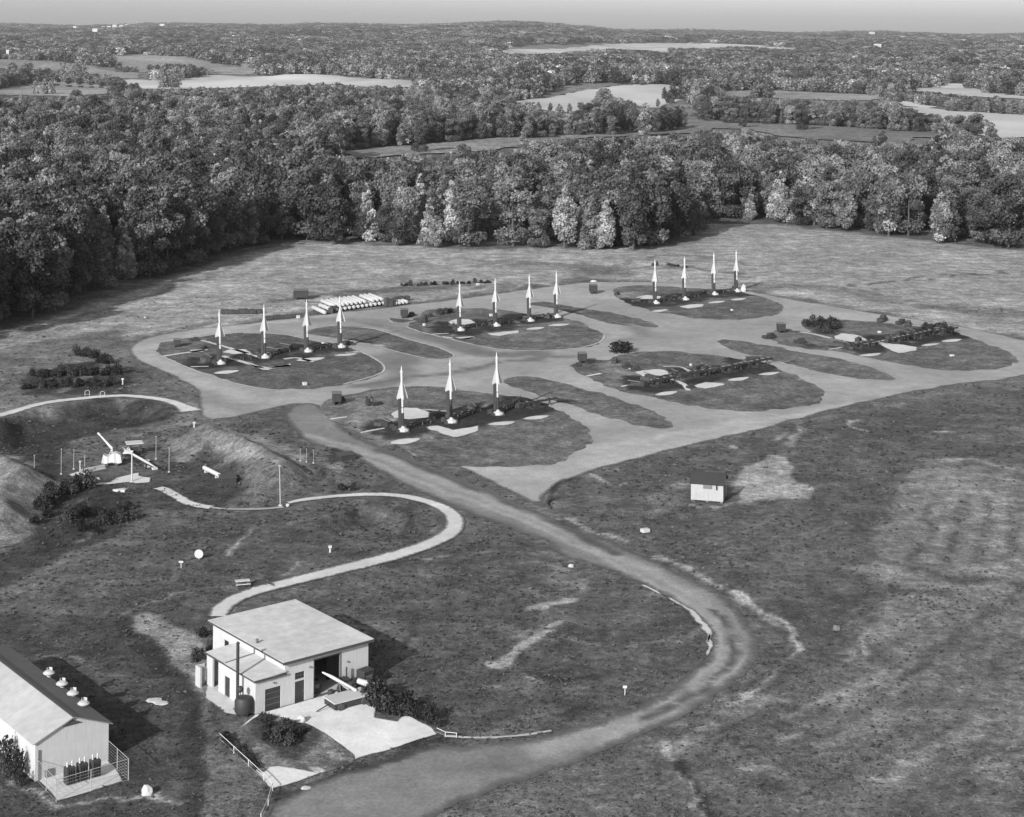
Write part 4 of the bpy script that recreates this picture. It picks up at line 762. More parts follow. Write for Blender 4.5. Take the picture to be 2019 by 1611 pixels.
def make_launcher():
    r = empty('launcher', (0, 0, 0))
    m = MB(); m.lathe([(1.12, .16), (1.12, .32), (.85, .52), (.42, .72), (.34, .95), (.1, .98)], n=10); m.build('blast_deflector', 'white_paint', r)
    m = MB(); m.box((0, 0, .08), (2.6, 2.1, .14)); m.box((-.9, -.2, .3), (.5, 1.7, .4)); m.box((.2, 1.1, .3), (1.9, .3, .35)); m.build('base_frame', 'steel_dark', r)
    m = MB(); m.box((-.56, .02, 3.4), (.54, .5, 5.2)); m.build('rail', 'steel_dark', r)
    m = MB()
    for z in (1.4, 2.6, 3.8, 5.0, 5.8): m.box((-.22, .12, z), (.14, .34, .12))
    m.build('rail_clamp', 'steel_mid', r)
    m = MB(); m.tube((-.55, 1.5, .3), (-.45, .2, 3.2), .09); m.tube((-.2, 1.5, .3), (-.3, .2, 3.2), .09); m.build('strut', 'steel_dark', r)
    m = MB(); m.box((-1.5, .9, .45), (.9, .7, .8)); m.build('power_unit', 'steel_dark', r, bevel=.05)
    return r
ORD = ['nearest', 'second', 'third', 'farthest']
GN = {'A': 'front group of three', 'L': 'left group of four', 'B': 'middle rear group of four', 'C': 'far right group of four'}
m0_, l0_ = make_missile(), make_launcher(); first = True
for g in 'ALBC':
    for k, (a, b) in enumerate(ST[g]):
        if g == 'A' and k == 3: continue
        mi, la = (m0_, l0_) if first else (copy_tree(m0_), copy_tree(l0_)); first = False
        X, Y_ = P(a, b); lean = -(.031+R.uniform(-.004, .004))
        on = ['leftmost', 'second from left', 'third from left', 'rightmost'][k]
        if g == 'A': on = ['leftmost', 'middle', 'rightmost'][k]
        tag(mi, 'white finned missile standing upright, %s in the %s' % (on, GN[g]), 'missile', 'upright white missiles'); tag(la, 'launcher with white base, %s in the %s' % (on, GN[g]), 'launcher', 'launchers under the upright missiles')
        for o in (mi, la): o.location = (X, Y_, .06); o.rotation_euler = (0, lean if o is mi else lean*.6, R.uniform(-.1, .1))
        if g == 'A' and k < 2: m = MB(); m.lathe([(.25, 1.1), (.27, 1.3), (.27, 3.3+k*.9), (.23, 3.4+k*.9)], n=14); m.build('lower_sleeve', 'steel_dark', mi)
# lowered launchers with nothing on them
def make_lowered():
    r = empty('lowered_launcher', (0, 0, 0))
    m = MB(); m.box((0, 0, .12), (3.0, 2.4, .24)); m.box((0, 0, .55), (1.2, 1.4, .7)); m.build('base_frame', 'steel_dark', r)
    m = MB(); m.box((1.2, 0, 1.15), (8.2, .45, .4)); m.build('rail', 'steel_dark', r)
    m = MB()
    for x in (-2, 0, 2, 4): m.box((x, 0, 1.42), (.2, .7, .16))
    m.build('rail_clamp', 'steel_mid', r)
    m = MB(); m.tube((3.6, -.5, 0), (3.6, 0, 1.0), .08); m.tube((3.6, .5, 0), (3.6, 0, 1.0), .08); m.build('trestle', 'steel_dark', r)
    m = MB(); m.box((-2.6, 1.4, .5), (1.5, 1.0, 1.0)); m.build('power_unit', 'steel_dark', r, bevel=.06)
    return r
def make_rack():
    r = empty('loading_rack', (0, 0, 0))
    m = MB()
    for y in (-.6, .6): m.box((0, y, .75), (8.5, .16, .2))
    m.build('beam', 'steel_dark', r)
    m = MB()
    for x in (-3.9, -1.3, 1.3, 3.9):
        for y in (-.6, .6): m.box((x, y, .33), (.14, .14, .66))
        m.box((x, 0, .62), (.14, 1.2, .14))
    m.build('frame', 'steel_mid', r); return r
low0, rk0 = make_lowered(), make_rack(); fl = True; fr = True
for g, ks in (('A', [3]), ('E', [0, 1, 2, 3]), ('D', [0, 1, 2, 3])):
    for k in ks:
        o = low0 if fl else copy_tree(low0); fl = False; X, Y_ = P(*ST[g][k]); c = Vector((X, Y_, .06))+E2*1.0
        o.location = c; o.rotation_euler = (0, 0, GA+R.uniform(-.08, .12))
        tag(o, 'dark empty launcher folded flat, %s' % ('right of the front missiles' if g == 'A' else ['nearest', 'second', 'third', 'farthest'][k]+' on the '+('centre right oval' if g == 'E' else 'far right oval')), 'launcher', 'folded empty launchers')
RN = {'A': 'front oval', 'L': 'left oval', 'B': 'middle rear oval', 'C': 'far right rear oval', 'E': 'centre right oval', 'D': 'far right oval'}
for g in 'ALBCED':
    for k in range(3):
        X, Y_ = P(*ST[g][k]); c = Vector((X, Y_, .06))+E1*(5.4+R.uniform(-.6, .6))+E2*(2.6+R.uniform(-1, 1.6))
        o = rk0 if fr else copy_tree(rk0); fr = False; o.location = c; o.rotation_euler = (0, 0, GA+R.uniform(-.25, .25)); o.scale = (.72, 1, .8)
        tag(o, 'low dark rack on the %s, %s of the three' % (RN[g], ['first', 'second', 'third'][k]), 'rack', 'loading racks between the launchers')
# control cabins, generators and small gear at the left of the ovals
def cabin(pxy, label, w_=1.7, d=2.0, h=1.6, mat='steel_dark', rz=None):
    X, Y_ = P(*pxy); r = empty('equipment_cabin', (X, Y_, .07), GA-.5 if rz is None else rz, label, 'cabin', 'equipment cabins on the ovals')
    m = MB(); m.box((0, 0, .55+h/2), (w_, d, h)); m.build('body', mat, r, bevel=.06)
    m = MB(); m.box((0, 0, .6+h+.03), (w_+.2, d+.2, .1)); m.build('roof', 'steel_mid' if mat == 'steel_dark' else 'steel_dark', r)
    m = MB(); m.box((.2, -d/2-.02, .6+h*.45), (.7, .06, h*.75)); m.build('door', 'door_dark', r)
    for x in (-w_*.3, w_*.3):
        m = MB(); m.box((x, 0, .27), (.18, d*.9, .5)); m.build('skid', 'steel_dark', r)
    return r
cabin((664, 797), 'dark square equipment cabin at the left end of the front oval'); cabin((797, 627), 'dark square cabin in front of the canister row, on the middle rear oval'); cabin((1169.5, 579), 'dark square cabin alone on the gravel left of the farthest missiles', 1.9, 2.2, 1.8)
cabin((1148, 716), 'dark square cabin at the left end of the centre right oval'); cabin((1540, 656), 'dark square cabin at the left end of the far right oval'); cabin((349, 684), 'small dark cabin at the left end of the left oval', 1.6, 1.8, 1.1); cabin((593, 590), 'dark cabin standing alone on the grass behind the left missiles', 3.8, 3, 1.9)
def drum(pxy, label, r_=.9, h=1.3):
    X, Y_ = P(*pxy); r = empty('cable_reel', (X, Y_, .08), .4, label, 'reel', None)
    m = MB(); m.tube((-h*.35, 0, r_), (h*.35, 0, r_), r_*.45, 16); m.build('hub', 'steel_mid', r)
    for s in (-1, 1): m = MB(); m.tube((s*h*.35-.05, 0, r_), (s*h*.35+.05, 0, r_), r_, 20); m.build('flange', 'steel_dark', r)
drum((728.5, 800), 'round dark cable reel on the bare ground of the front oval')
def gear(z_, q, lw, label, group='dark ground gear on the ovals', name='ground_gear'):
    (a, b), = px(z_, [q]); X, Y_ = P(a, b); r = empty(name, (X, Y_, .07), GA+R.uniform(-.6, .6), label, 'equipment', group); L, W, h = lw
    m = MB(); m.box((0, 0, h*.35), (L, W, h*.5)); m.build('chassis', 'steel_dark', r, bevel=.04); m = MB(); m.box((L*.15, 0, h*.8), (L*.45, W*.75, h*.4)); m.build('housing', 'steel_dark', r, bevel=.04)
    for s in (-1, 1): m = MB(); m.tube((-L*.3, s*W*.5, h*.2), (-L*.3, s*W*.58, h*.2), h*.2, 12); m.build('wheel', 'trim_dark', r)
for z_, q, lw, t in [('Z7', (550, 402), (2.6, .7, .6), 'long dark trailer beside the cable reel on the front oval'), ('Z7', (300, 380), (2.4, 1.2, 1.0), 'dark generator behind the cabin on the front oval'), ('Z4', (515, 378), (2.2, 1, .8), 'low dark generator at the back of the left oval'), ('Z4', (575, 432), (1.9, .9, .7), 'low dark box on the walk of the left oval'),
                     ('Z5', (370, 485), (2.6, 1.2, 1.0), 'dark generator right of the cabin before the canisters'), ('Z5', (462, 525), (1.2, 1.1, 1.9), 'upright dark pump unit at the left of the middle rear oval'), ('Z5', (495, 490), (1.8, 1, .9), 'dark compressor behind the pump unit on the middle rear oval'), ('Z6', (40, 400), (1.4, 1, 1.0), 'small dark cart left of the farthest missiles'),
                     ('Z8', (430, 185), (1.4, 1.0, 1.2), 'small dark cart at the back left of the centre right oval'), ('Z8', (505, 215), (1.8, 1.2, 1.1), 'first dark cart in the line on the centre right oval'), ('Z8', (565, 235), (2, 1.2, 1.1), 'second dark cart in the line on the centre right oval'), ('Z8', (185, 205), (1.5, 1, .8), 'low dark cart before the cabin of the centre right oval'),
                     ('Z8', (265, 182), (2.0, 1, .7), 'dark generator beside the cabin of the centre right oval'), ('Z6', (780, 610), (3.4, 1.6, 1.2), 'low dark trailer at the left tip of the far right oval'), ('Z6', (930, 632), (2.6, 1.4, 1.1), 'dark cart behind the trailer on the far right oval'), ('Z6', (1330, 528), (3.4, 1.6, 1.5), 'dark truck body at the back rim of the far right oval'),
                     ('Z6', (1420, 540), (3.0, 1.4, 1.2), 'dark cart in the middle of the back rim of the far right oval'), ('Z6', (1455, 548), (2.2, 1.4, 1.2), 'dark cart at the right of the back rim of the far right oval'), ('Z8', (915, 345), (1.6, 1, .8), 'dark box in front of the slab on the centre right oval'), ('Z8', (1300, 180), (4.0, 1.2, .8), 'long dark rack at the back of the centre right oval')]:
    gear(z_, q, lw, t)
cl = R.getstate(); R.seed(5); gcount = 0
for g in 'EDALBC':
    for k in range(4):
        for j in range(3 if g in 'ED' else 1):
            X, Y_ = P(*ST[g][k]); c = Vector((X, Y_, .06))+E1*R.uniform(-3.5, 6)+E2*R.uniform(1.5, 6.5)
            lab = 'dark jumble of gear by the %s launcher of the %s' % (['first', 'second', 'third', 'fourth'][k], RN[g])
            o = empty('equipment_pile', c, R.uniform(0, 3), lab, 'equipment', 'dark gear by the launchers'); m = MB(); L, W_g, h_g = R.uniform(1.2, 3.2), R.uniform(.7, 1.4), R.uniform(.5, 1.2)
            m.box((0, 0, h_g/2), (L, W_g, h_g)); m.build('box', 'steel_dark', o, bevel=.05); m = MB(); m.box((L*.4, W_g*.7, h_g*.3), (L*.6, .5, h_g*.6), rz=.4); m.box((-L*.5, -.4, h_g*.25), (.8, .9, h_g*.5), rz=-.3); m.build('crate', 'crate_dark', o); m = MB(); m.tube((-L*.6, .2, h_g+.05), (L*.8, -.1, h_g+.25), .09); m.build('bar', 'steel_mid', o)
R.setstate(cl)
# pale cover boxes / hatches on the grass
def hatch(pxy, label, s=(1, 1, .5)):
    X, Y_ = P(*pxy); o = MB().box((0, 0, s[2]/2), s).build('ground_box', 'white_paint', loc=(X, Y_, .06+float(terr(np.array([X]), np.array([Y_]))[0])), rz=.5, bevel=.06); tag(o, label, 'box', 'small white boxes on the grass')
for q, t, s in [((601, 760), 'small white box at the near rim of the left oval', (.8, .8, .6)), ((968, 624), 'small white box on the grass behind the second missile of the middle rear quartet', (.7, .7, .6)), ((1272, 1050), 'small white lidded box between the dirt road and the hut', (1.2, .9, .5)), ((836, 643), 'small white box left of the middle rear quartet', (.6, .6, .6)),
                ((1443, 613), 'tiny white box on the grass before the farthest missiles', (.6, .6, .4)), ((1734, 657), 'tiny white box on the back grass of the far right oval', (.7, .7, .5)), ((1877, 703), 'small white box on the front grass of the far right oval', (1.0, .6, .4)), ((637, 678), 'tiny white box on the back grass of the left oval', (.6, .6, .4)),
                ((1362, 722), 'tiny white box on the back grass of the centre right oval', (.5, .5, .5)), ((286, 628), 'tiny white box on the strip left of the left missiles', (.5, .5, .4)), ((588, 628), 'small white box beside the road before the canisters', (.8, .8, .7)), ((942, 563), 'small white box behind the second missile quartet', (.9, .7, .6))]: hatch(q, t, s)

# ------------------------------------------------------------------ white canisters by the back road
def make_canister(L=9.0, r=.5):
    o = empty('missile_canister', (0, 0, 0)); m = MB()
    m.bm.verts.ensure_lookup_table(); m.lathe([(.2, 0), (r*.8, .06), (r, .3), (r, L-.3), (r*.8, L-.06), (.2, L)], n=16)
    bmesh.ops.rotate(m.bm, verts=m.bm.verts, matrix=Matrix.Rotation(math.pi/2, 3, 'X').inverted().to_3x3(), cent=(0, 0, 0)); m.build('shell', 'white_paint', o, sm=True)
    m = MB()
    for y in (1.5, L/2, L-1.5): m.box((0, y, -r+.02), (r*1.6, .3, .25))
    m.build('cradle', 'steel_dark', o); return o
cn = make_canister(); n = 0
ca_ = P(655, 617); cb_ = P(757, 603); dv = Vector((cb_[0]-ca_[0], cb_[1]-ca_[1], 0)); N = 13
ax = Vector((P(617, 600)[0]-P(652, 615)[0], P(617, 600)[1]-P(652, 615)[1], 0)).normalized(); rz_ = math.atan2(-ax.x, ax.y)
for tier in range(2):
    for k in range(N-tier):
        if tier == 1 and k in (8,): continue
        o = cn if n == 0 else copy_tree(cn); n += 1
        p = Vector((ca_[0], ca_[1], 0))+dv*((k+.5*tier)/(N-1)); o.location = (p.x, p.y, .72+tier*1.0); o.rotation_euler = (0, 0, rz_+R.uniform(-.015, .015))
        tag(o, 'long white cylindrical canister in the %s layer of the big stack by the back road' % ['bottom', 'top'][tier], 'canister', 'stacked white canisters')
o = copy_tree(cn); x, y = P(646, 620); o.location = (x-.5, y-1.5, .72); o.rotation_euler = (0, 0, rz_); tag(o, 'single white canister lying apart at the left end of the stack', 'canister', 'stacked white canisters')
for k in range(4):
    o = copy_tree(cn); x, y = P(781+7*k, 603.5-.9*k); o.location = (x, y, .72); o.rotation_euler = (0, 0, rz_); o.scale = (.9, .35, .9); tag(o, 'short white canister in the small row of four right of the big stack', 'canister', 'short white canisters')
def crates(pts, n, s, label, group, mat='crate_dark'):
    pp = G('Z4', pts)
    for i in range(n):
        t = i/(max(1, n-1)); x = pp[0][0]+(pp[-1][0]-pp[0][0])*t+R.uniform(-.3, .3); y = pp[0][1]+(pp[-1][1]-pp[0][1])*t+R.uniform(-.3, .3)
        r = empty('crate', (x, y, .02), rz_+R.uniform(-.2, .2), label, 'crate', group); w_, d_, h_ = [c*R.uniform(.8, 1.2) for c in s]
        m = MB(); m.box((0, 0, h_/2+.1), (w_, d_, h_)); m.build('body', mat, r, bevel=.04); m = MB(); m.box((-w_*.3, 0, .05), (.12, d_, .1)); m.box((w_*.3, 0, .05), (.12, d_, .1)); m.build('runner', mat, r)
crates([(700, 200), (950, 195)], 14, (.9, 1.6, .9), 'dark crate in the long row left of the back road', 'dark crates left of the back road'); crates([(1000, 236), (1180, 222)], 11, (1.1, 1.4, .7), 'low dark crate in the row nearest the back road', 'low dark crates beside the back road')
crates([(1800, 150), (1840, 145)], 4, (1.0, 1.2, 2.0), 'tall dark crate between the two white canister stacks', 'tall dark crates between the canister stacks'); crates([(1860, 118), (1940, 110)], 5, (.9, 1.2, 1.3), 'dark crate behind the short white canisters', 'dark crates behind the short canisters'); crates([(1415, 195), (1430, 190)], 2, (1.2, 1.0, 1.4), 'dark crate at the left end of the canister stack', 'dark crates at the end of the stack')
ribbon('concrete_path', G('Z4', [(580, 222), (700, 212), (840, 208), (930, 205)]), .9, 'walk_concrete', .05, .2, base=-.4)
# ------------------------------------------------------------------ white assembly building with its annex
BO = P(*px('Y3', [(430, 905)])[0]); BA = math.radians(39.0)
mb = empty('assembly_building', (BO[0], BO[1], .0), BA, 'flat roofed white assembly building with an open dark bay and low annex', 'building')
def bl(x, y, z=0): c, s = math.cos(BA), math.sin(BA); return (BO[0]+c*x-s*y, BO[1]+s*x+c*y, z)
X0, X1, DM, HM = 3.6, 14.4, 15.6, 4.75
m = MB(); th = .22
def wl(m, x0, x1, y0, y1, z0, z1): m.box(((x0+x1)/2, (y0+y1)/2, (z0+z1)/2), (x1-x0, y1-y0, z1-z0))
# front wall with openings (x ranges, z top)
wl(m, X0, 4.9, 0, th, 0, HM); wl(m, 4.9, 6.1, 0, th, 2.3, 2.5); wl(m, 4.9, 6.1, 0, th, 3.25, HM); wl(m, 6.1, 7.3, 0, th, 0, HM); wl(m, 7.3, 10.7, 0, th, 4.1, HM); wl(m, 10.7, X1, 0, th, 0, HM)
wl(m, X1-th, X1, th, DM, 0, HM); wl(m, X0, X1-th, DM-th, DM, 0, HM); wl(m, X0, X0+th, th, 12.0, 0, HM); wl(m, X0, X0+th, 13.0, DM-th, 0, HM); wl(m, X0, X0+th, 12.0, 13.0, 0, 2.1); wl(m, X0, X0+th, 12.0, 13.0, 3.5, HM)
m.build('wall', 'wall_white', mb)
m = MB(); m.box(((X0+X1)/2, DM/2, HM+.09), (X1-X0+.9, DM+.9, .16)); rf = m.build('roof', 'roof_pale', mb)
m = MB(); wl(m, X0-.47, X1+.47, -.47, -.451, HM-.16, HM+.13); wl(m, X0-.47, X0-.451, -.449, DM+.45, HM-.08, HM+.13); m.build('fascia', 'trim_dark', mb)
m = MB(); m.box((9, 8, .03), (10.3, 15, .06)); m.build('floor', 'slab', mb)
m = MB(); m.box((5.5, .12, 1.15), (1.2, .1, 2.3)); d_ = m.build('door', 'door_dark', mb); m = MB(); m.box((5.95, .04, 1.1), (.06, .08, .14)); m.build('handle', 'steel_mid', d_)
m = MB(); m.box((5.5, .14, 2.875), (1.2, .08, .75)); d_ = m.build('window', 'steel_mid', mb); m = MB()
for i in range(3):
    for j in range(2): m.box((5.12+i*.38, .09, 2.69+j*.37), (.33, .03, .32))
m.build('pane', 'glass_dark', d_)
m = MB(); m.box((X0+.1, 12.5, 2.8), (.1, 1.0, 1.4)); d_ = m.build('window', 'steel_mid', mb); m = MB(); m.box((X0+.04, 12.5, 2.8), (.03, .84, 1.24)); m.build('pane', 'glass_dark', d_)
m = MB(); wl(m, 7.22, 7.3, -.05, .25, 0, 4.1); wl(m, 10.7, 10.78, -.05, .25, 0, 4.1); wl(m, 7.22, 10.78, -.05, .25, 4.1, 4.2); m.build('bay_frame', 'steel_mid', mb)
for q_ in ((7.4, 10.6, 14.9, 15.2, 0, 4.2), (4.2, 7.0, 5, 5.2, 0, 4.6), (11.0, 14.0, 3.2, 3.4, 0, 4.6)): m = MB(); wl(m, *q_); m.build('partition', 'door_dark', mb)
for p in ((6.7, -.12, 3.55), (10.95, -.12, 1.5), (11.6, -.1, 3.0), (2.2, -.12, 2.9)):
    m = MB(); m.ball(p, .11); m.box((p[0], p[1]+.06, p[2]), (.12, .12, .12)); m.build('lamp', 'steel_mid', mb)
m = MB(); m.tube((X0-.15, 6.2, HM), (X0-.15, 6.2, 3.85), .06); m.tube((X0-.15, 6.2, 3.92), (-.1, 6.2, 3.7), .07); m.box((X0+.3, 6.3, HM+.4), (.25, .25, .45)); m.build('downpipe', 'steel_mid', mb)
m = MB(); wl(m, .02, 1.2, 0, th, 0, 3.48); wl(m, 1.2, 3.15, 0, th, 2.35, 3.48); wl(m, 3.15, X0-.01, 0, th, 0, 3.48); wl(m, 0, th, th, 5.4, 0, 3.48); wl(m, 0, th, 5.4, 6.5, 2.2, 3.48); wl(m, 0, th, 6.5, 7.9, 0, 3.48); wl(m, 0, th, 9.2, 10.5, 0, 3.4); wl(m, th, X0-.01, 10.3, 10.5, 0, 3.4)
m.build('annex_wall', 'wall_white', mb)
m = MB(); M_ = m.box((1.72, 3.0, 3.70), (3.9, 6.4, .14), ry=-.06); m.box((1.72, 8.45, 3.58), (3.9, 4.5, .12), ry=-.05); m.build('annex_roof', 'roof_pale', mb)
m = MB(); wl(m, -.25, 3.75, -.262, -.22, 3.42, 3.66); m.box((-.26, 5.25, 3.54), (.05, 10.9, .16)); m.build('annex_fascia', 'trim_dark', mb)
m = MB(); m.box((2.17, .14, 1.18), (1.95, .08, 2.35)); d_ = m.build('door', 'door_dark', mb); m = MB()
for z in (.6, 1.2, 1.8): m.box((2.17, .09, z), (1.95, .03, .04))
m.build('panel_rib', 'steel_mid', d_)
m = MB(); m.box((.12, 5.95, 1.1), (.1, 1.1, 2.2)); m.build('door', 'door_dark', mb); m = MB(); wl(m, 2.6, 2.8, 7.9, 9.2, 0, 3.3); m.build('partition', 'door_dark', mb)
m = MB(); wl(m, -1.1, -.9, 10.0, 10.9, 0, 2.2); wl(m, -1.1, 0, 10.92, 11.06, 0, 2.2); m.build('screen_wall', 'wall_white', mb)
def Pb(x, y): return (x, y)
sheet('concrete_apron', G('Y3', [(425, 908), (255, 1035), (200, 1070), (440, 1310), (548, 1420), (740, 1370), (850, 1330), (1000, 1280), (1130, 1215), (1340, 1150), (1560, 1085), (1700, 1035), (1645, 985), (1560, 955), (1470, 905), (1400, 955), (1250, 925), (1300, 800), (1215, 690), (1160, 700), (822, 794)]), 'walk_concrete', .05, 1.0, .25, lambda X, Y: .3+.3*(vnoise(X, Y, 3, 4)-.5), .12, 0)
sheet('concrete_apron', G('Y3', [(75, 790), (110, 640), (140, 560), (420, 700), (440, 900), (330, 918), (215, 893)]), 'walk_concrete', .05, 1.0, .25, None, .1, 0)
PAINT0 = PAINT; PAINT = []
PAINT = [('p', G('Y3', [(440, 900), (520, 890), (640, 935), (760, 965), (870, 1010), (820, 1110), (700, 1190), (600, 1200), (520, 1110), (430, 1000)]), 0, -.95, .8), ('l', G('Y3', [(330, 1090), (420, 1160)]), .8, 1.1, .6, 1), ('l', G('Y3', [(870, 1110), (1040, 1170)]), .5, 1.3, .5, 1), ('l', G('Y3', [(1010, 1195), (1110, 1230)]), .7, 1.5, .5, 1), ('p', G('Y3', [(845, 1250), (990, 1270), (900, 1310)]), 0, 1.6, .5)]
sheet('planting_bed', G('Y3', [(262, 1030), (420, 935), (470, 895), (560, 915), (640, 935), (770, 962), (900, 1030), (1100, 1172), (1118, 1232), (1000, 1280), (880, 1325), (740, 1290), (540, 1262), (480, 1310), (440, 1295), (215, 1080)]), 'meadow', .08, .7, .2, None, .15, 1, base=.25)
PAINT = PAINT0
# stove pipe, tank and gear round the building
def thing_at(pxy, name, label, cat, rz=0, group=None, dz=0):
    X, Y_ = P(*pxy); return empty(name, (X, Y_, float(terr(np.array([X]), np.array([Y_]))[0])+dz), rz, label, cat, group)
o = thing_at((468, 1400), 'stovepipe', 'tall dark vertical stovepipe standing beside the annex wall', 'chimney', BA); m = MB(); m.tube((0, 0, 0), (0, 0, 7.1), .17, 14); m.build('pipe', 'steel_dark', o); m = MB(); m.cone((0, 0, 7.1), (0, 0, 7.3), .24, .08, 14); m.build('cap', 'steel_dark', o); m = MB(); m.box((0, 0, .1), (.7, .7, .2)); m.build('footing', 'steel_mid', o)
o = thing_at((480, 1410), 'fuel_tank', 'squat dark cylindrical fuel tank at the foot of the stovepipe', 'tank', BA); m = MB(); m.lathe([(.8, .25), (.95, .5), (.95, 1.6), (.75, 1.9), (.2, 2.05)], n=20); m.build('shell', 'steel_dark', o, sm=True); m = MB()
for a in range(4): m.box((.7*math.cos(a*1.57), .7*math.sin(a*1.57), .15), (.15, .15, .3))
m.build('leg', 'steel_dark', o); m = MB(); m.ball((-.3, .2, 2.75), .35); m.tube((-.3, .2, 2.1), (-.3, .2, 2.7), .06); m.build('valve', 'steel_dark', o)
# loading platform trailer in front of the bay with a pale missile section on a stand
o = empty('loading_platform', bl(9.3, -3.6), BA-.05, 'pale topped dark sided loading platform in front of the open bay', 'platform')
m = MB(); m.box((0, 0, .88), (4.6, 2.4, .12)); m.build('deck', 'slab', o); m = MB(); m.box((0, 0, .5), (4.45, 2.25, .62)); m.build('chassis', 'steel_dark', o)
for x in (-1.5, 1.4):
    for y in (-1.2, 1.2): m = MB(); m.tube((x, y-.12, .38), (x, y+.12, .38), .38, 16); w_ = m.build('wheel', 'trim_dark', o)
m = MB(); m.tube((-2.3, 0, .5), (-4.0, -.3, .2), .06); m.build('drawbar', 'steel_dark', o)
o = empty('missile_section', bl(9.4, -1.6), BA-.9, 'slim pale missile section tilted on a stand before the open bay', 'missile')
m = MB(); m.cone((-2.3, 0, 3.1), (-.9, 0, 2.6), .10, .22, 12); m.cone((-.9, 0, 2.6), (2.6, 0, 1.15), .22, .2, 12); m.build('body', 'white_paint', o, sm=True)
m = MB(); m.face([(-.2, .2, 2.3), (1.6, .9, 1.5), (1.9, .2, 1.45)], .04, (0, 0, 1)); m.face([(-.2, -.2, 2.3), (1.6, -.9, 1.5), (1.9, -.2, 1.45)], .04, (0, 0, 1)); m.build('fin', 'white_paint', o); o.scale = (.8, .8, .85)
m = MB(); [m.tube((x, y, 0), (.1, 0, 2.0), .06) for x, y in ((-.7, -.7), (.8, -.7), (0, .9))]; m.build('stand', 'steel_mid', o)
o = empty('missile_section', bl(12.3, -2.9), BA-.9, 'short white finned section on a dark cradle at the bay\'s right', 'missile')
m = MB(); m.cone((-1.1, 0, 1.5), (1.2, 0, 1.0), .3, .36, 12); m.build('body', 'white_paint', o, sm=True); m = MB(); m.box((0, 0, .45), (1.8, 1.0, .9)); m.build('cradle', 'steel_dark', o, bevel=.05)
for q, s, t in [((10.6, -.9), (1.3, .9, 1.5), 'dark upright test cabinet by the right post of the open bay'), ((11.9, -1.1), (.9, .8, 1.2), 'dark box with fittings between bay and right corner'), ((13.2, -1.2), (1.6, 1.3, 2.0), 'large dark cabinet at the right front corner of the building'), ((8.1, .9), (.8, .8, 1.4), 'dark cabinet just inside the open bay'), ((8.3, -1.9), (.6, .6, 1.1), 'small dark stand left of the tilted missile section'), ((11.3, -3.9), (1.0, .7, .9), 'low dark box in front of the platform\'s right end'), ((10.9, -2.0), (.7, .7, 1.4), 'dark upright box behind the loading platform')]:
    o = empty('equipment_cabinet', bl(*q, .05), BA+R.uniform(-.2, .2), t, 'cabinet'); m = MB(); m.box((0, 0, s[2]/2+.1), s); m.build('body', 'steel_dark', o, bevel=.08); m = MB(); m.box((0, -s[1]/2-.02, s[2]*.65), (s[0]*.6, .04, s[2]*.3)); m.build('panel', 'steel_mid', o); m = MB(); m.box((0, 0, .05), (s[0]*.9, s[1]*.9, .1)); m.build('plinth', 'trim_dark', o)
o = empty('vent_post', bl(11.2, -.5), BA, 'slim dark post against the wall right of the open bay', 'post'); m = MB(); m.tube((0, 0, 0), (0, 0, 2.6), .09); m.build('pipe', 'steel_dark', o); m = MB(); m.box((0, 0, .06), (.4, .4, .12)); m.build('footing', 'slab', o)
# ------------------------------------------------------------------ long white building at the left edge
LO = P(69, 1541); LA = math.radians(38.5); lb = empty('long_building', (LO[0], LO[1], 0), LA, 'long low white gabled building at the lower left edge', 'building')
W_, D_, HE, HR = 7.6, 25., 3.75, 5.3
m = MB(); wl(m, 0, W_, 0, .2, 0, HE); wl(m, 0, .2, .2, D_, 0, HE); wl(m, W_-.2, W_, .2, D_, 0, HE); wl(m, .2, W_-.2, D_-.2, D_, 0, HE)
for y in (0, D_-.2):
    a = [m.bm.verts.new(v) for v in ((0, y, HE), (W_, y, HE), (W_/2, y, HR-.05))]; b = [m.bm.verts.new(v) for v in ((0, y+.2, HE), (W_, y+.2, HE), (W_/2, y+.2, HR-.05))]
    m.bm.faces.new(a); m.bm.faces.new(b[::-1]); [m.bm.faces.new((a[i], a[(i+1) % 3], b[(i+1) % 3], b[i])) for i in range(3)]
m.build('wall', 'wall_white', lb)
sl_ = math.atan2(HR-HE, W_/2); L_ = math.hypot(HR-HE, W_/2)+.35
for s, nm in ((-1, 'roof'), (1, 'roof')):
    m = MB(); cx_ = W_/2+s*(math.cos(sl_)*L_/2); cz_ = HR+.06-math.sin(sl_)*L_/2; m.box((cx_, D_/2, cz_), (L_, D_+.5, .1), ry=s*sl_); m.build(nm, 'roof_sunlit' if s < 0 else 'roof_shaded', lb)  # shade of the slope facing away is painted in as a darker grey
m = MB(); m.box((W_/2, D_/2, HR+.13), (.28, D_+.54, .07)); m.build('ridge_cap', 'trim_dark', lb)
m = MB(); m.face([(W_/2-1.0, 0, HR-.75), (W_/2+1.0, 0, HR-.75), (W_/2, 0, HR-.25)], .06, (0, 1, 0)); v_ = m.build('gable_triangle', 'trim_dark', lb); v_.location = (0, -.04, 0)  # plain dark triangle below the ridge
m = MB(); m.box((.35, -.07, 1.5), (.14, .1, 2.9)); m.build('downpipe', 'steel_mid', lb)
m = MB(); m.box((1.4, -.08, .5), (.9, .08, .7)); m.build('wall_box', 'steel_mid', lb)
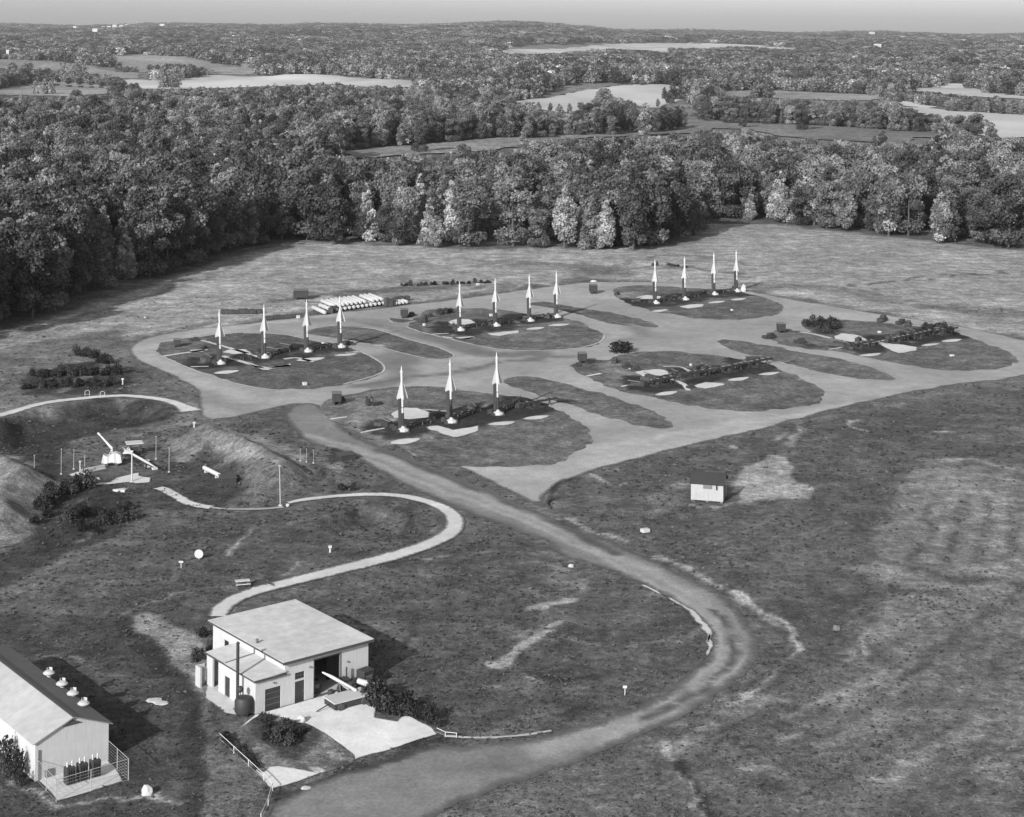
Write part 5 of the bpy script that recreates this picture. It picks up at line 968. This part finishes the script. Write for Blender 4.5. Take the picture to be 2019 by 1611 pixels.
for k, (a, b) in enumerate(px('Y4', [(430, 370), (545, 465), (640, 550), (735, 640)])):
    X, Y_ = P(a, b, HE+.2); o = empty('roof_ventilator', (X, Y_, HE-.0), LA, 'white roof ventilator on the long building, %s from the gable end' % ['fourth', 'third', 'second', 'first'][k], 'ventilator', 'white ventilators along the long building')
    m = MB(); m.tube((0, 0, 0), (0, 0, .75), .28, 14); m.build('shaft', 'white_paint', o); m = MB(); m.lathe([(.75, .6), (.8, .72), (.5, .98), (.1, 1.05)], n=16); m.build('cowl', 'white_paint', o); m = MB(); m.box((.35, .2, 1.15), (.08, .5, .35), rz=.6); m.box((-.2, .1, 1.2), (.06, .06, .5)); m.build('vane', 'white_paint', o); o.scale = (.78, .78, .78)
sheet('concrete_apron', G('Y4', [(318, 1285), (500, 1478), (800, 1385), (1095, 1292), (1010, 1160), (935, 1100), (600, 1190)]), 'walk_concrete', .05, .8, .2, None, .1, 0)
def fence(pts, h, label, post_every=2.2, mat='pole_grey', wires=5, nm='fence', r_=.04):
    fo = empty(nm, (pts[0][0], pts[0][1], 0), 0, label, 'fence'); o0 = Vector((pts[0][0], pts[0][1], 0)); m = MB()
    for a, b in zip(pts, pts[1:]):
        A = Vector((*a, float(terr(np.array([a[0]]), np.array([a[1]]))[0])))-o0; B = Vector((*b, float(terr(np.array([b[0]]), np.array([b[1]]))[0])))-o0
        for k in range(wires+1): z = Vector((0, 0, h*(k+.3)/(wires+.3))); m.tube(A+z, B+z, .012 if k < wires else r_*.8, 4)
        nn = max(1, round((B-A).length/post_every))
        for i in range(max(1, nn//9), nn+1):
            if i == 0 and a != pts[0]: continue
            p = A+(B-A)*i/nn; mm = MB(); mm.tube(p-Vector((0, 0, .1)), p+Vector((0, 0, h+.05)), r_, 6); mm.build('post', mat, fo)
    m.build('wire', mat, fo); return fo
fence(G('Y4', [(935, 1110), (1130, 1290), (800, 1388), (495, 1480), (320, 1290)]), 2.1, 'wire fence with pale posts round the transformer yard of the long building', 2.6, wires=7)
for k, (a, b) in enumerate(px('Y4', [(612, 1322), (722, 1288), (836, 1256)])):
    o = thing_at((a, b), 'transformer', 'dark transformer in the fenced yard, %s from the left' % ['first', 'second', 'third'][k], 'transformer', LA, 'transformers in the fenced yard', .06)
    m = MB(); m.box((0, 0, .85), (.95, .8, 1.6)); m.build('tank', 'steel_dark', o, bevel=.06); m = MB(); [m.box((x, -.47, .8), (.06, .14, 1.2)) for x in (-.35, -.12, .12, .35)]; m.build('cooling_fins', 'steel_dark', o)
    for x in (-.25, .25): m = MB(); m.lathe([(.07, 0), (.11, .1), (.06, .2), (.11, .3), (.05, .55)], (x, 0, 1.65), 10); m.build('insulator', 'white_paint', o)
for q, s in (((-1.0, 1.5), 1.2), ((-1.1, 4.2), 1.4), ((-1.6, -.2), .7), ((-2.0, 2.6), .8)):
    c, s_ = math.cos(LA), math.sin(LA); bush(LO[0]+c*q[0]-s_*q[1], LO[1]+s_*q[0]+c*q[1], s*.62, 'dark shrub against the left wall of the long building', 'shrubs by the long building', 2, s)
# ------------------------------------------------------------------ small hut on the right field
HO = P(1362, 988); hut = empty('hut', (HO[0], HO[1], 0), math.radians(-14.3), 'small white hut with a dark gabled roof alone on the right field', 'hut')
m = MB(); wl(m, 0, 5, 0, .15, .25, 2.8); wl(m, 0, .15, .15, 4.2, .25, 2.8); wl(m, 4.85, 5, .15, 4.2, .25, 2.8); wl(m, .15, 4.85, 4.05, 4.2, .25, 2.8)
for x in (0, 4.85):
    a = [m.bm.verts.new(v) for v in ((x, 0, 2.8), (x, 4.2, 2.8), (x, 2.1, 4.05))]; b = [m.bm.verts.new((v.co.x+.15, v.co.y, v.co.z)) for v in a]; m.bm.faces.new(a); m.bm.faces.new(b[::-1]); [m.bm.faces.new((a[i], a[(i+1) % 3], b[(i+1) % 3], b[i])) for i in range(3)]
m.build('wall', 'hut_white', hut)
for s in (-1, 1): m = MB(); a_ = math.atan2(1.3, 2.1); m.box((2.5, 2.1+s*math.cos(a_)*1.32, 4.15-math.sin(a_)*1.32), (5.5, 2.65, .1), rx=-s*a_); m.build('roof', 'steel_dark', hut)
m = MB(); m.box((2.6, -.04, 2.4), (1.4, .06, .6)); m.build('vent_panel', 'steel_mid', hut); m = MB(); m.tube((4.0, -.25, 2.1), (4.0, -.25, 2.9), .1); m.box((4.0, -.12, 2.6), (.1, .25, .1)); m.build('flue', 'steel_dark', hut)
m = MB(); [m.box((x, y, .1), (.4, .4, .3)) for x in (.3, 2.5, 4.7) for y in (.3, 3.9)]; m.build('pier', 'steel_mid', hut); m = MB(); m.box((5.03, 2.1, 1.25), (.06, .9, 1.9)); m.build('door', 'door_dark', hut)
# ------------------------------------------------------------------ fuelling yard on the left
def slab_(z_, q, label=None, mat='walk_concrete'): return sheet('concrete_pad', G(z_, q), mat, .1, .9, .2, lambda X, Y: .1+0*X, .12, 0)
slab_('Y2', [(225, 485), (330, 455), (345, 540), (450, 575), (440, 598), (340, 568), (260, 510)]); slab_('Y2', [(480, 595), (520, 570), (630, 565), (700, 520), (920, 468), (930, 500), (1045, 518), (1040, 562), (900, 580), (850, 560), (640, 588)]); slab_('Y2', [(500, 515), (540, 515), (545, 545), (510, 540)])
X, Y_ = P(*px('Y2', [(465, 448)])[0]); o = empty('concrete_barrier', (X, Y_, .05), math.atan2(P(*px('Y2', [(570, 420)])[0])[1]-P(*px('Y2', [(355, 465)])[0])[1], P(*px('Y2', [(570, 420)])[0])[0]-P(*px('Y2', [(355, 465)])[0])[0]), 'long low white barrier across the fuelling yard', 'barrier')
m = MB(); m.box((0, 0, .3), (4.6, .35, .6)); m.build('wall', 'white_paint', o, bevel=.03); m = MB(); m.box((0, 0, .04), (4.8, .8, .1)); m.build('footing', 'slab', o)
def pole(pxy, h, r_, label, group=None, mat='white_paint', foot=True, lean=0):
    o = thing_at(pxy, 'pole', label, 'pole', 0, group); m = MB(); m.cone((0, 0, -.1), (lean, 0, h), r_, r_*.75, 8); m.build('shaft', mat, o)
    m = MB(); m.box((lean, 0, h), (r_*3, r_*3, r_*1.6)) ; m.build('cap', mat, o)
    if foot: m = MB(); m.box((0, 0, .06), (r_*5, r_*5, .16)); m.build('footing', 'slab', o)
pole(px('Y2', [(857, 556)])[0], 4.9, .13, 'thick tall white post in the middle of the fuelling yard'); pole(px('Y2', [(342, 540)])[0], 3.0, .11, 'white post at the left slab of the fuelling yard')
for i, (a, b, h) in enumerate([(155, 480, 4.1), (280, 430, 3.2), (388, 480, 3.0), (1098, 330, 3.8), (1228, 460, 4.0)]): pole(px('Y2', [(a, b)])[0], h, .06, 'thin grey light pole of the fuelling yard, %s from the left' % ['first', 'second', 'third', 'fourth', 'fifth'][i], 'thin poles round the fuelling yard', 'pole_grey')
pole(px('Y1', [(272, 785)])[0], 2.6, .06, 'thin grey pole beside the left mound', None, 'pole_grey'); pole((553, 997), 6.1, .11, 'tall pale utility pole beside the bending concrete walk', None, 'pole_grey', lean=-.2)
for q, h, t in [((242, 758), 1.1, 'short white marker post above the upper walk'), ((383, 843), .9, 'short white marker post on the dirt edge right of the walk end'), ((651, 1089), .8, 'short white marker post inside the walk bend'), ((567, 999), .3, 'low white stub beside the utility pole')]: pole(q, h, .16, t, foot=False)
for i, (a, b) in enumerate(px('Y7', [(150, 200), (185, 205), (225, 212)])): pole((a, b), 2.2-.2*(i == 0), .05, 'thin pale post by the dugout, %s' % ['left of three', 'middle of three', 'right of three'][i], 'thin posts by the dugout', 'pole_grey')
for i, (a, b) in enumerate([(172, 781), (202, 783)]):
    o = thing_at((a, b), 'hoop_rail', 'white hooped pipe rail over the upper walk, %s one' % ['left', 'right'][i], 'railing', .5, 'hooped rails'); m = MB(); pr = None
    for k in range(11):
        t = math.pi*k/10; q = Vector((math.cos(t)*.45, 0, .7+math.sin(t)*.45))
        if pr: m.tube(pr, q, .05, 6)
        pr = q
    m.tube((.45, 0, 0), (.45, 0, .7), .05, 6); m.tube((-.45, 0, 0), (-.45, 0, .7), .05, 6); m.build('hoop', 'white_paint', o); m = MB(); m.box((0, 0, .35), (.9, .04, .05)); m.build('crossbar', 'white_paint', o)
o = thing_at(px('Y2', [(880, 290)])[0], 'shelter', 'small flat white canopy on a dark frame behind the fuelling yard', 'shelter', .35); m = MB(); m.box((0, 0, 2.15), (2.8, 2.2, .14)); m.build('roof', 'white_paint', o); m = MB(); [m.tube((x, y, 0), (x, y, 2.1), .05) for x in (-1.1, 1.1) for y in (-.9, .9)]; m.build('frame', 'steel_dark', o); m = MB(); m.box((.1, .2, .6), (1.2, .9, 1.2)); m.build('pump', 'steel_dark', o, bevel=.05)
o = thing_at(px('Y2', [(660, 385)])[0], 'tanker_trailer', 'bulky white tarpaulin covered trailer in the fuelling yard', 'trailer', .15)
mm = bmesh.new(); bmesh.ops.create_cube(mm, size=1); bmesh.ops.subdivide_edges(mm, edges=mm.edges, cuts=7, use_grid_fill=True)
for v in mm.verts:
    v.co = Vector((v.co.x*3.3, v.co.y*1.9, v.co.z*1.3+1.15)); v.co.z += .25*math.sin(v.co.x*2.1)*(v.co.z > 1.2)+.1*math.sin(v.co.y*5+v.co.x*3)*(v.co.z < .9); v.co.x *= 1-.12*(v.co.z-.5); v.co.y *= 1-.15*(v.co.z-.5)+.05*math.sin(v.co.x*6)
mx_ = MB(); mx_.bm.free(); mx_.bm = mm; mx_.build('tarpaulin', 'white_paint', o); m = MB(); m.box((0, 0, .42), (3.0, 1.5, .25)); m.build('chassis', 'steel_dark', o)
for s in (-1, 1): m = MB(); m.tube((.8*s, -.9, .33), (.8*s, -.72, .33), .33, 14); m.build('wheel', 'trim_dark', o)
A_ = Vector(P(*px('Y2', [(655, 330)])[0])+(0,)); o = empty('hoist', (A_.x, A_.y+.6, 0), 0, 'slanting white hoist arm rising to the left from the trailer', 'hoist'); m = MB(); m.cone((0, 0, 1.6), (-2.3, 1.0, 3.6), .24, .12, 8); m.cone((-2.3, 1.0, 3.6), (-2.75, 1.1, 4.0), .2, .16, 8); m.build('arm', 'white_paint', o); m = MB(); m.tube((0, 0, 0), (0, 0, 1.7), .16); m.tube((-.9, .5, 0), (-.1, 0, 1.5), .08); m.build('mast', 'white_paint', o); m = MB(); m.box((0, 0, .08), (1, 1, .16)); m.build('base', 'steel_dark', o)
a_, b_ = Vector((*P(*px('Y2', [(790, 300)])[0]), 0)), Vector((*P(*px('Y2', [(1115, 480)])[0]), 0)); d_ = b_-a_; L_ = d_.length
o = empty('fuelling_missile', (a_.x, a_.y, .05), math.atan2(d_.y, d_.x), 'white missile lying horizontally on a dark rail in the fuelling yard', 'missile')
m = MB(); m.cone((0, 0, 1.0), (L_*.7, 0, .95), .2, .2, 12); m.cone((L_*.7, 0, .95), (L_, 0, .9), .2, .03, 12); m.build('body', 'white_paint', o, sm=True); m = MB(); [m.box((x, 0, .35), (.12, .6, .7)) for x in (.5, L_*.35, L_*.68)]; m.box((L_*.4, .0, .68), (L_*.85, .18, .16)); m.build('rail', 'steel_dark', o)
for k in range(4):
    a = k*math.pi/2+.78; d = Vector((0, math.cos(a), math.sin(a))); n_ = Vector((0, -d.z, d.y)); m = MB(); m.face([Vector((.2, 0, 1))+d*.18, Vector((.1, 0, 1))+d*.75, Vector((.4, 0, 1))+d*.75, Vector((2.4, 0, 1))+d*.18], .04, n_); m.build('fin', 'white_paint', o)
a_, b_ = Vector((*P(402, 929), 0)), Vector((*P(434, 945), 0)); d_ = b_-a_; L_ = d_.length
o = empty('storage_tank', (a_.x, a_.y, float(terr(np.array([a_.x]), np.array([a_.y]))[0])), math.atan2(d_.y, d_.x), 'slim white horizontal tank on the bank right of the fuelling yard', 'tank'); m = MB(); m.tube((.15, 0, .6), (L_-.15, 0, .6), .34, 18); m.ball((.15, 0, .6), .34, (.6, 1, 1)); m.ball((L_-.15, 0, .6), .34, (.6, 1, 1)); m.build('shell', 'white_paint', o, sm=True); m = MB(); [m.box((x, 0, .15), (.25, .7, .5)) for x in (1, L_-1)]; m.build('saddle', 'slab', o)
o = thing_at((449, 952), 'dugout', 'low dark bunker entrance at the right end of the slim white tank', 'bunker', .35, dz=-.3); m = MB(); m.box((0, 0, .7), (2.4, 2.6, 1.3)); m.build('body', 'steel_dark', o, bevel=.05); m = MB(); m.box((0, 0, 1.38), (2.6, 2.8, .1)); m.build('roof', 'trim_dark', o)
o = thing_at((682, 905), 'dugout', 'dark square timber bunker mouth below the dirt road', 'bunker', .5, dz=-.7); m = MB(); m.box((0, 0, .8), (2.8, 2.2, 1.6)); m.build('body', 'steel_dark', o, bevel=.05); m = MB(); m.box((0, 0, 1.65), (3.0, 2.4, .12)); m.build('roof', 'trim_dark', o)
o = thing_at(px('Y2', [(745, 640)])[0], 'ramp', 'white wedge shaped ramp below the fuelling yard slab', 'ramp', -.2); m = MB(); m.prism([(-.9, -.9), (1.1, -.9), (1.1, .9)], 0, .35); m.build('deck', 'white_paint', o); m = MB(); m.box((.8, .1, .5), (.25, .25, .5)); m.build('post', 'steel_dark', o)
for i, (a, b) in enumerate(px('Y2', [(1005, 365), (1018, 415), (1085, 438)])): hatch((a, b), 'small white chest by the lying missile, %s' % ['farthest of three', 'middle of three', 'nearest of three'][i], (.9, .7, .45))
# ------------------------------------------------------------------ small signs and odds and ends
def sign(pxy, label, h=1.2, w_=.55, hh=.3, rz=0):
    o = thing_at(pxy, 'marker_sign', label, 'sign', rz, 'small white signs'); m = MB(); m.box((0, 0, h/2), (.09, .09, h)); m.build('post', 'white_paint', o); m = MB(); m.box((0, -.07, h-.05), (w_, .05, hh)); m.build('board', 'white_paint', o)
sign((357, 1120), 'small white T shaped sign left of the round white sign', .9, .6, .25); sign((1232, 1371), 'white sign on a post inside the road bend', 1.0, .45, .28); sign((1170, 760), 'tiny white sign', .5) if False else None
o = thing_at((392, 1103), 'round_sign', 'round white target disc on a short post below the ditch', 'sign'); m = MB(); m.tube((0, .04, .75), (0, -.04, .75), .6, 24); m.build('disc', 'white_paint', o); m = MB(); m.box((0, .1, .35), (.1, .1, .7)); m.build('post', 'white_paint', o)
def rock(pxy, s, label, mat='white_paint', sq=.6, nm='boulder', seed=1):
    X, Y_ = P(*pxy); g = bmesh.new(); bmesh.ops.create_icosphere(g, subdivisions=2, radius=1); r_ = random.Random(seed)
    for v in g.verts: v.co *= 1+r_.uniform(-.18, .18)
    m = MB(); m.bm.free(); m.bm = g; o = m.build(nm, mat, loc=(X, Y_, s*sq*.5+float(terr(np.array([X]), np.array([Y_]))[0]))); o.scale = (s, s*.8, s*sq); tag(o, label, 'rock')
rock((289, 1566), .55, 'white boulder on the gravel line right of the long building', sq=1.0); rock((304, 1382), .9, 'flat white stone slab lying left of the annex', sq=.15, seed=2); rock((318, 1387), .75, 'smaller flat white stone touching the slab left of the annex', sq=.15, seed=3)
rock((1480, 857), .7, 'dark round stone at the front edge of the right gravel road', 'trim_dark', .8, seed=4); rock((1649, 1242), .45, 'dark stone on the open grass far right of the road bend', 'steel_mid', .9, seed=5); rock((593, 1424), .5, 'pale rounded stone among the dark shrubs of the front bed', 'white_paint', 1.0, seed=6); rock((1170, 556), 1.0, 'flat pale stone on the back road left of the farthest missiles', 'white_paint', .4, seed=7)
rock((1126, 1118), .4, 'pale stone in the worn patch inside the road bend', 'white_paint', .7, seed=8); rock((603, 1555), .5, 'flat pale stone on the dirt road verge below the apron', 'white_paint', .25, seed=9); rock((1466, 575), .8, 'pale cone shaped mound beside the farthest launcher', 'white_paint', 1.6, seed=10)
o = thing_at((1083, 990), 'retaining_wall', 'low dark curved retaining wall at the gravel corner', 'wall', 1.15); m = MB()
for k in range(7): t = -.6+.2*k; m.box((7*math.sin(t)*.8, -7*(1-math.cos(t)), .15), (1.3, .3, .55), rz=-t)
m.build('wall', 'trim_dark', o); o.location.z = 0
fence(G('Y3', [(185, 1082), (490, 1362), (550, 1428), (520, 1530), (470, 1640)]), .7, 'low pale cable fence along the left edge of the apron', 3.2, 'white_paint', 1, r_=.05)
fence(G('Y3', [(1680, 1030), (1740, 1058), (1817, 1066)]), .5, 'short low rail at the right corner of the apron', 2.5, 'white_paint', 1, r_=.05)
o = thing_at((478, 1155), 'picnic_table', 'low white bench table beside the thin gravel line', 'table', .3); m = MB(); m.box((0, 0, .7), (1.9, .8, .08)); m.build('top', 'white_paint', o); m = MB(); [m.box((x, 0, .33), (.1, .7, .66)) for x in (-.7, .7)]; m.build('leg', 'steel_mid', o); m = MB(); m.box((0, -.75, .42), (1.9, .28, .06)); m.build('bench', 'white_paint', o)
# ------------------------------------------------------------------ far houses among the woods
fh = [(20, 117, 9), (46, 120, 9), (158, 123, 8), (296, 122, 12), (376, 136, 16), (408, 122, 12), (430, 119, 14), (452, 117, 16), (478, 115, 14), (500, 112, 14), (540, 106, 14), (640, 111, 16), (30, 233, 8), (70, 222, 6)]
fq = [(px('Z1', [(a, b)])[0], s) for a, b, s in fh]+[(px('Z2', [(1440, 208)])[0], 20), (px('Z2', [(1418, 150)])[0], 16)]
for i, ((a, b), s) in enumerate(fq):
    X, Y_ = PT(a, b); zt = float(terr(np.array([X]), np.array([Y_]))[0]); k_ = min(Y_/4200, 2.2); w_ = s*k_*.8; hgt = w_*.42
    lbl = ['tiny white farmhouse at the far left horizon, leftmost', 'tiny white farmhouse at the far left horizon, second from left', 'tiny white farmhouse alone in the far left woods', 'tiny white house left of the far house cluster'][i] if i < 4 else ('large white farmhouse in the right far woods' if i == 14 else 'small pale roof above the large white farmhouse' if i == 15 else 'tiny white shed at the left edge above the near fields' if i in (12, 13) else 'tiny white house in the far cluster on the left horizon')
    o = empty('farmhouse', (X, Y_, zt+(15 if i != 99 else 0)), R.uniform(-.3, .3), lbl, 'house', 'far houses' if 4 <= i < 14 else None)
    m = MB(); m.box((0, 0, hgt/2-8), (w_, w_*.6, hgt+16)); m.build('wall', 'white_paint', o); m = MB()
    a4 = [m.bm.verts.new(v) for v in ((-w_/2-1, -w_*.33, hgt), (-w_/2-1, w_*.33, hgt), (-w_/2-1, 0, hgt+w_*.22))]; b4 = [m.bm.verts.new((v.co.x+w_+2, v.co.y, v.co.z)) for v in a4]; m.bm.faces.new(a4); m.bm.faces.new(b4[::-1]); [m.bm.faces.new((a4[i_], a4[(i_+1) % 3], b4[(i_+1) % 3], b4[i_])) for i_ in range(3)]
    m.build('roof', 'roof_pale', o)
# ------------------------------------------------------------------ tufts of weeds and dry grass over the open ground (uncountable)
def tuft(seed, mat, n, r, h, leaf):
    g = np.random.default_rng(seed); a = g.uniform(0, 6.283, n); q = r*np.sqrt(g.uniform(0, 1, n)); pos = np.stack([q*np.cos(a), q*np.sin(a), g.uniform(.02, h, n)], 1)
    t1 = g.normal(size=(n, 3)); t1[:, 2] *= .4; t1 /= np.linalg.norm(t1, axis=1)[:, None]; t2 = np.cross(t1, g.normal(size=(n, 3))); t2 /= np.linalg.norm(t2, axis=1)[:, None]; s_ = leaf*g.uniform(.5, 1.2, n)[:, None]*.5
    V = np.stack([pos-t1*s_-t2*s_*.5, pos+t1*s_-t2*s_*.5, pos+t1*s_*.6+t2*s_, pos-t1*s_*.6+t2*s_], 1).reshape(-1, 3); V[:, 2] = np.maximum(V[:, 2], 0)
    return pymesh('weed_tuft', V, np.arange(n*4).reshape(-1, 4), mat, {'leaf': np.repeat(g.normal(size=n)*.3, 4)})
leafmat('tuft_dark', .08); leafmat('tuft_pale', .125)
g9 = np.random.default_rng(77); NT = 60000; yy_ = 1/g9.uniform(1/460., 1/148., NT); xx_ = g9.uniform(-.335, .335, NT)*yy_
den = .12+1.7*(vnoise(xx_, yy_, 14, 90)*vnoise(xx_, yy_, 5, 91)); ok = g9.uniform(0, 1, NT) < den
pxx = PXC+F*xx_/yy_; pyy = PYC+H*F/yy_
ok &= ~inside(xx_, yy_, NET)
ok &= ~inside(xx_, yy_, ROAD); ok &= (tone(xx_, yy_, 0, GRASS_N) < .42) | (g9.uniform(0, 1, NT) < .2)
for q in [G('Y3', [(425, 908), (255, 1035), (200, 1070), (440, 1310), (548, 1420), (1130, 1215), (1700, 1035), (1470, 905), (1300, 800), (1215, 690), (900, 300), (200, 300), (0, 800)]), G('Y4', [(318, 1285), (500, 1478), (1095, 1292), (935, 1100), (918, 700), (200, 100), (-200, 100), (-100, 900)]), G('Y2', [(225, 485), (330, 440), (900, 440), (1045, 518), (1040, 570), (480, 600), (440, 598)])]: ok &= ~inside(xx_, yy_, q)
for z_, q in (('Y1', [(-300, 400), (0, 318), (280, 235), (700, 180), (1000, 162), (1300, 195), (1520, 285)]), ('Y7', [(80, 437), (420, 394), (760, 402), (900, 437), (1000, 485), (1040, 545), (1010, 610), (900, 668), (700, 737), (400, 812), (0, 912), (-250, 1000), (-420, 1100)])): ok &= seg_dist(xx_, yy_, G(z_, q), False) > 2.1
xx_ = xx_[ok]; yy_ = yy_[ok]; tn_ = tone(xx_, yy_, 0, GRASS_N); z9 = gz(xx_, yy_)+.03; isl_ = inside(xx_, yy_, NET); z9 = z9+np.where(isl_, .05, 0)
kk = (g9.uniform(0, 1, len(xx_)) < .38+.45*np.clip(tn_, -.6, .9)).astype(float)
wm2 = bpy.data.meshes.new('grass'); wm2.vertices.add(len(xx_)); wm2.vertices.foreach_set('co', np.stack([xx_, yy_, z9], 1).astype(np.float32).ravel())
for nm, v_ in (('k', kk), ('rot', g9.uniform(0, 6.28, len(xx_))), ('sz', g9.uniform(.4, 1.3, len(xx_))**1.5*.42*np.clip(yy_/240, .6, 1.2))): wm2.attributes.new(nm, 'FLOAT', 'POINT').data.foreach_set('value', v_.astype(np.float32))
go_ = bpy.data.objects.new('grass', wm2); COL.objects.link(go_); tag(go_, 'rough tufts of weeds and dry grass over the open ground', 'grass', None, 'stuff')
ng = bpy.data.node_groups.new('grass_tufts', 'GeometryNodeTree'); ng.interface.new_socket('Geometry', in_out='INPUT', socket_type='NodeSocketGeometry'); ng.interface.new_socket('Geometry', in_out='OUTPUT', socket_type='NodeSocketGeometry')
gi = ng.nodes.new('NodeGroupInput'); go = ng.nodes.new('NodeGroupOutput'); jn = ng.nodes.new('GeometryNodeJoinGeometry'); ka = nattr('k'); ra = nattr('rot'); za = nattr('sz'); cr_ = ng.nodes.new('ShaderNodeCombineXYZ'); ng.links.new(ra, cr_.inputs[2])
for k, me_ in enumerate((tuft(1, 'tuft_dark', 16, .45, .32, .34), tuft(2, 'tuft_pale', 14, .42, .26, .32))):
    j_ = int(np.argmax((kk == k) & (yy_ < 250))); src = bpy.data.objects.new('weed_tuft', me_); COL.objects.link(src); src.location = (float(xx_[j_]), float(yy_[j_]), float(z9[j_])); tag(src, ['dark weed tuft on the open ground', 'pale dry grass tuft on the open ground'][k], 'grass', None, 'stuff')
    oi = ng.nodes.new('GeometryNodeObjectInfo'); oi.inputs[0].default_value = src; oi.transform_space = 'ORIGINAL'; cp = ng.nodes.new('FunctionNodeCompare'); cp.data_type = 'FLOAT'; cp.operation = 'EQUAL'; cp.inputs[1].default_value = float(k); cp.inputs['Epsilon'].default_value = .1; ng.links.new(ka, cp.inputs[0])
    ip = ng.nodes.new('GeometryNodeInstanceOnPoints'); ng.links.new(gi.outputs[0], ip.inputs['Points']); ng.links.new(cp.outputs[0], ip.inputs['Selection']); ng.links.new(oi.outputs['Geometry'], ip.inputs['Instance']); ng.links.new(cr_.outputs[0], ip.inputs['Rotation']); ng.links.new(za, ip.inputs['Scale']); ng.links.new(ip.outputs[0], jn.inputs[0])
ng.links.new(jn.outputs[0], go.inputs[0]); md = go_.modifiers.new('tufts', 'NODES'); md.node_group = ng
# ------------------------------------------------------------------ haze
m = MB(); x1 = float(xs[-1])+60; m.box((0, (17400-700)/2, (215-40)/2), (2*x1, 17400+700+900, 215+40)); hz = m.build('haze', 'slab'); hz.data.materials.clear()
hm = bpy.data.materials.new('haze'); hm.use_nodes = True; hn = hm.node_tree; hn.nodes.clear(); ho = hn.nodes.new('ShaderNodeOutputMaterial'); hv = hn.nodes.new('ShaderNodeVolumePrincipled')
hv.inputs['Color'].default_value = (.9, .9, .9, 1); hv.inputs['Density'].default_value = 3.8e-5; hv.inputs['Anisotropy'].default_value = .3; hn.links.new(hv.outputs[0], ho.inputs['Volume']); hz.data.materials.append(hm); tag(hz, 'thin pale summer haze over the woods', 'haze', None, 'stuff')
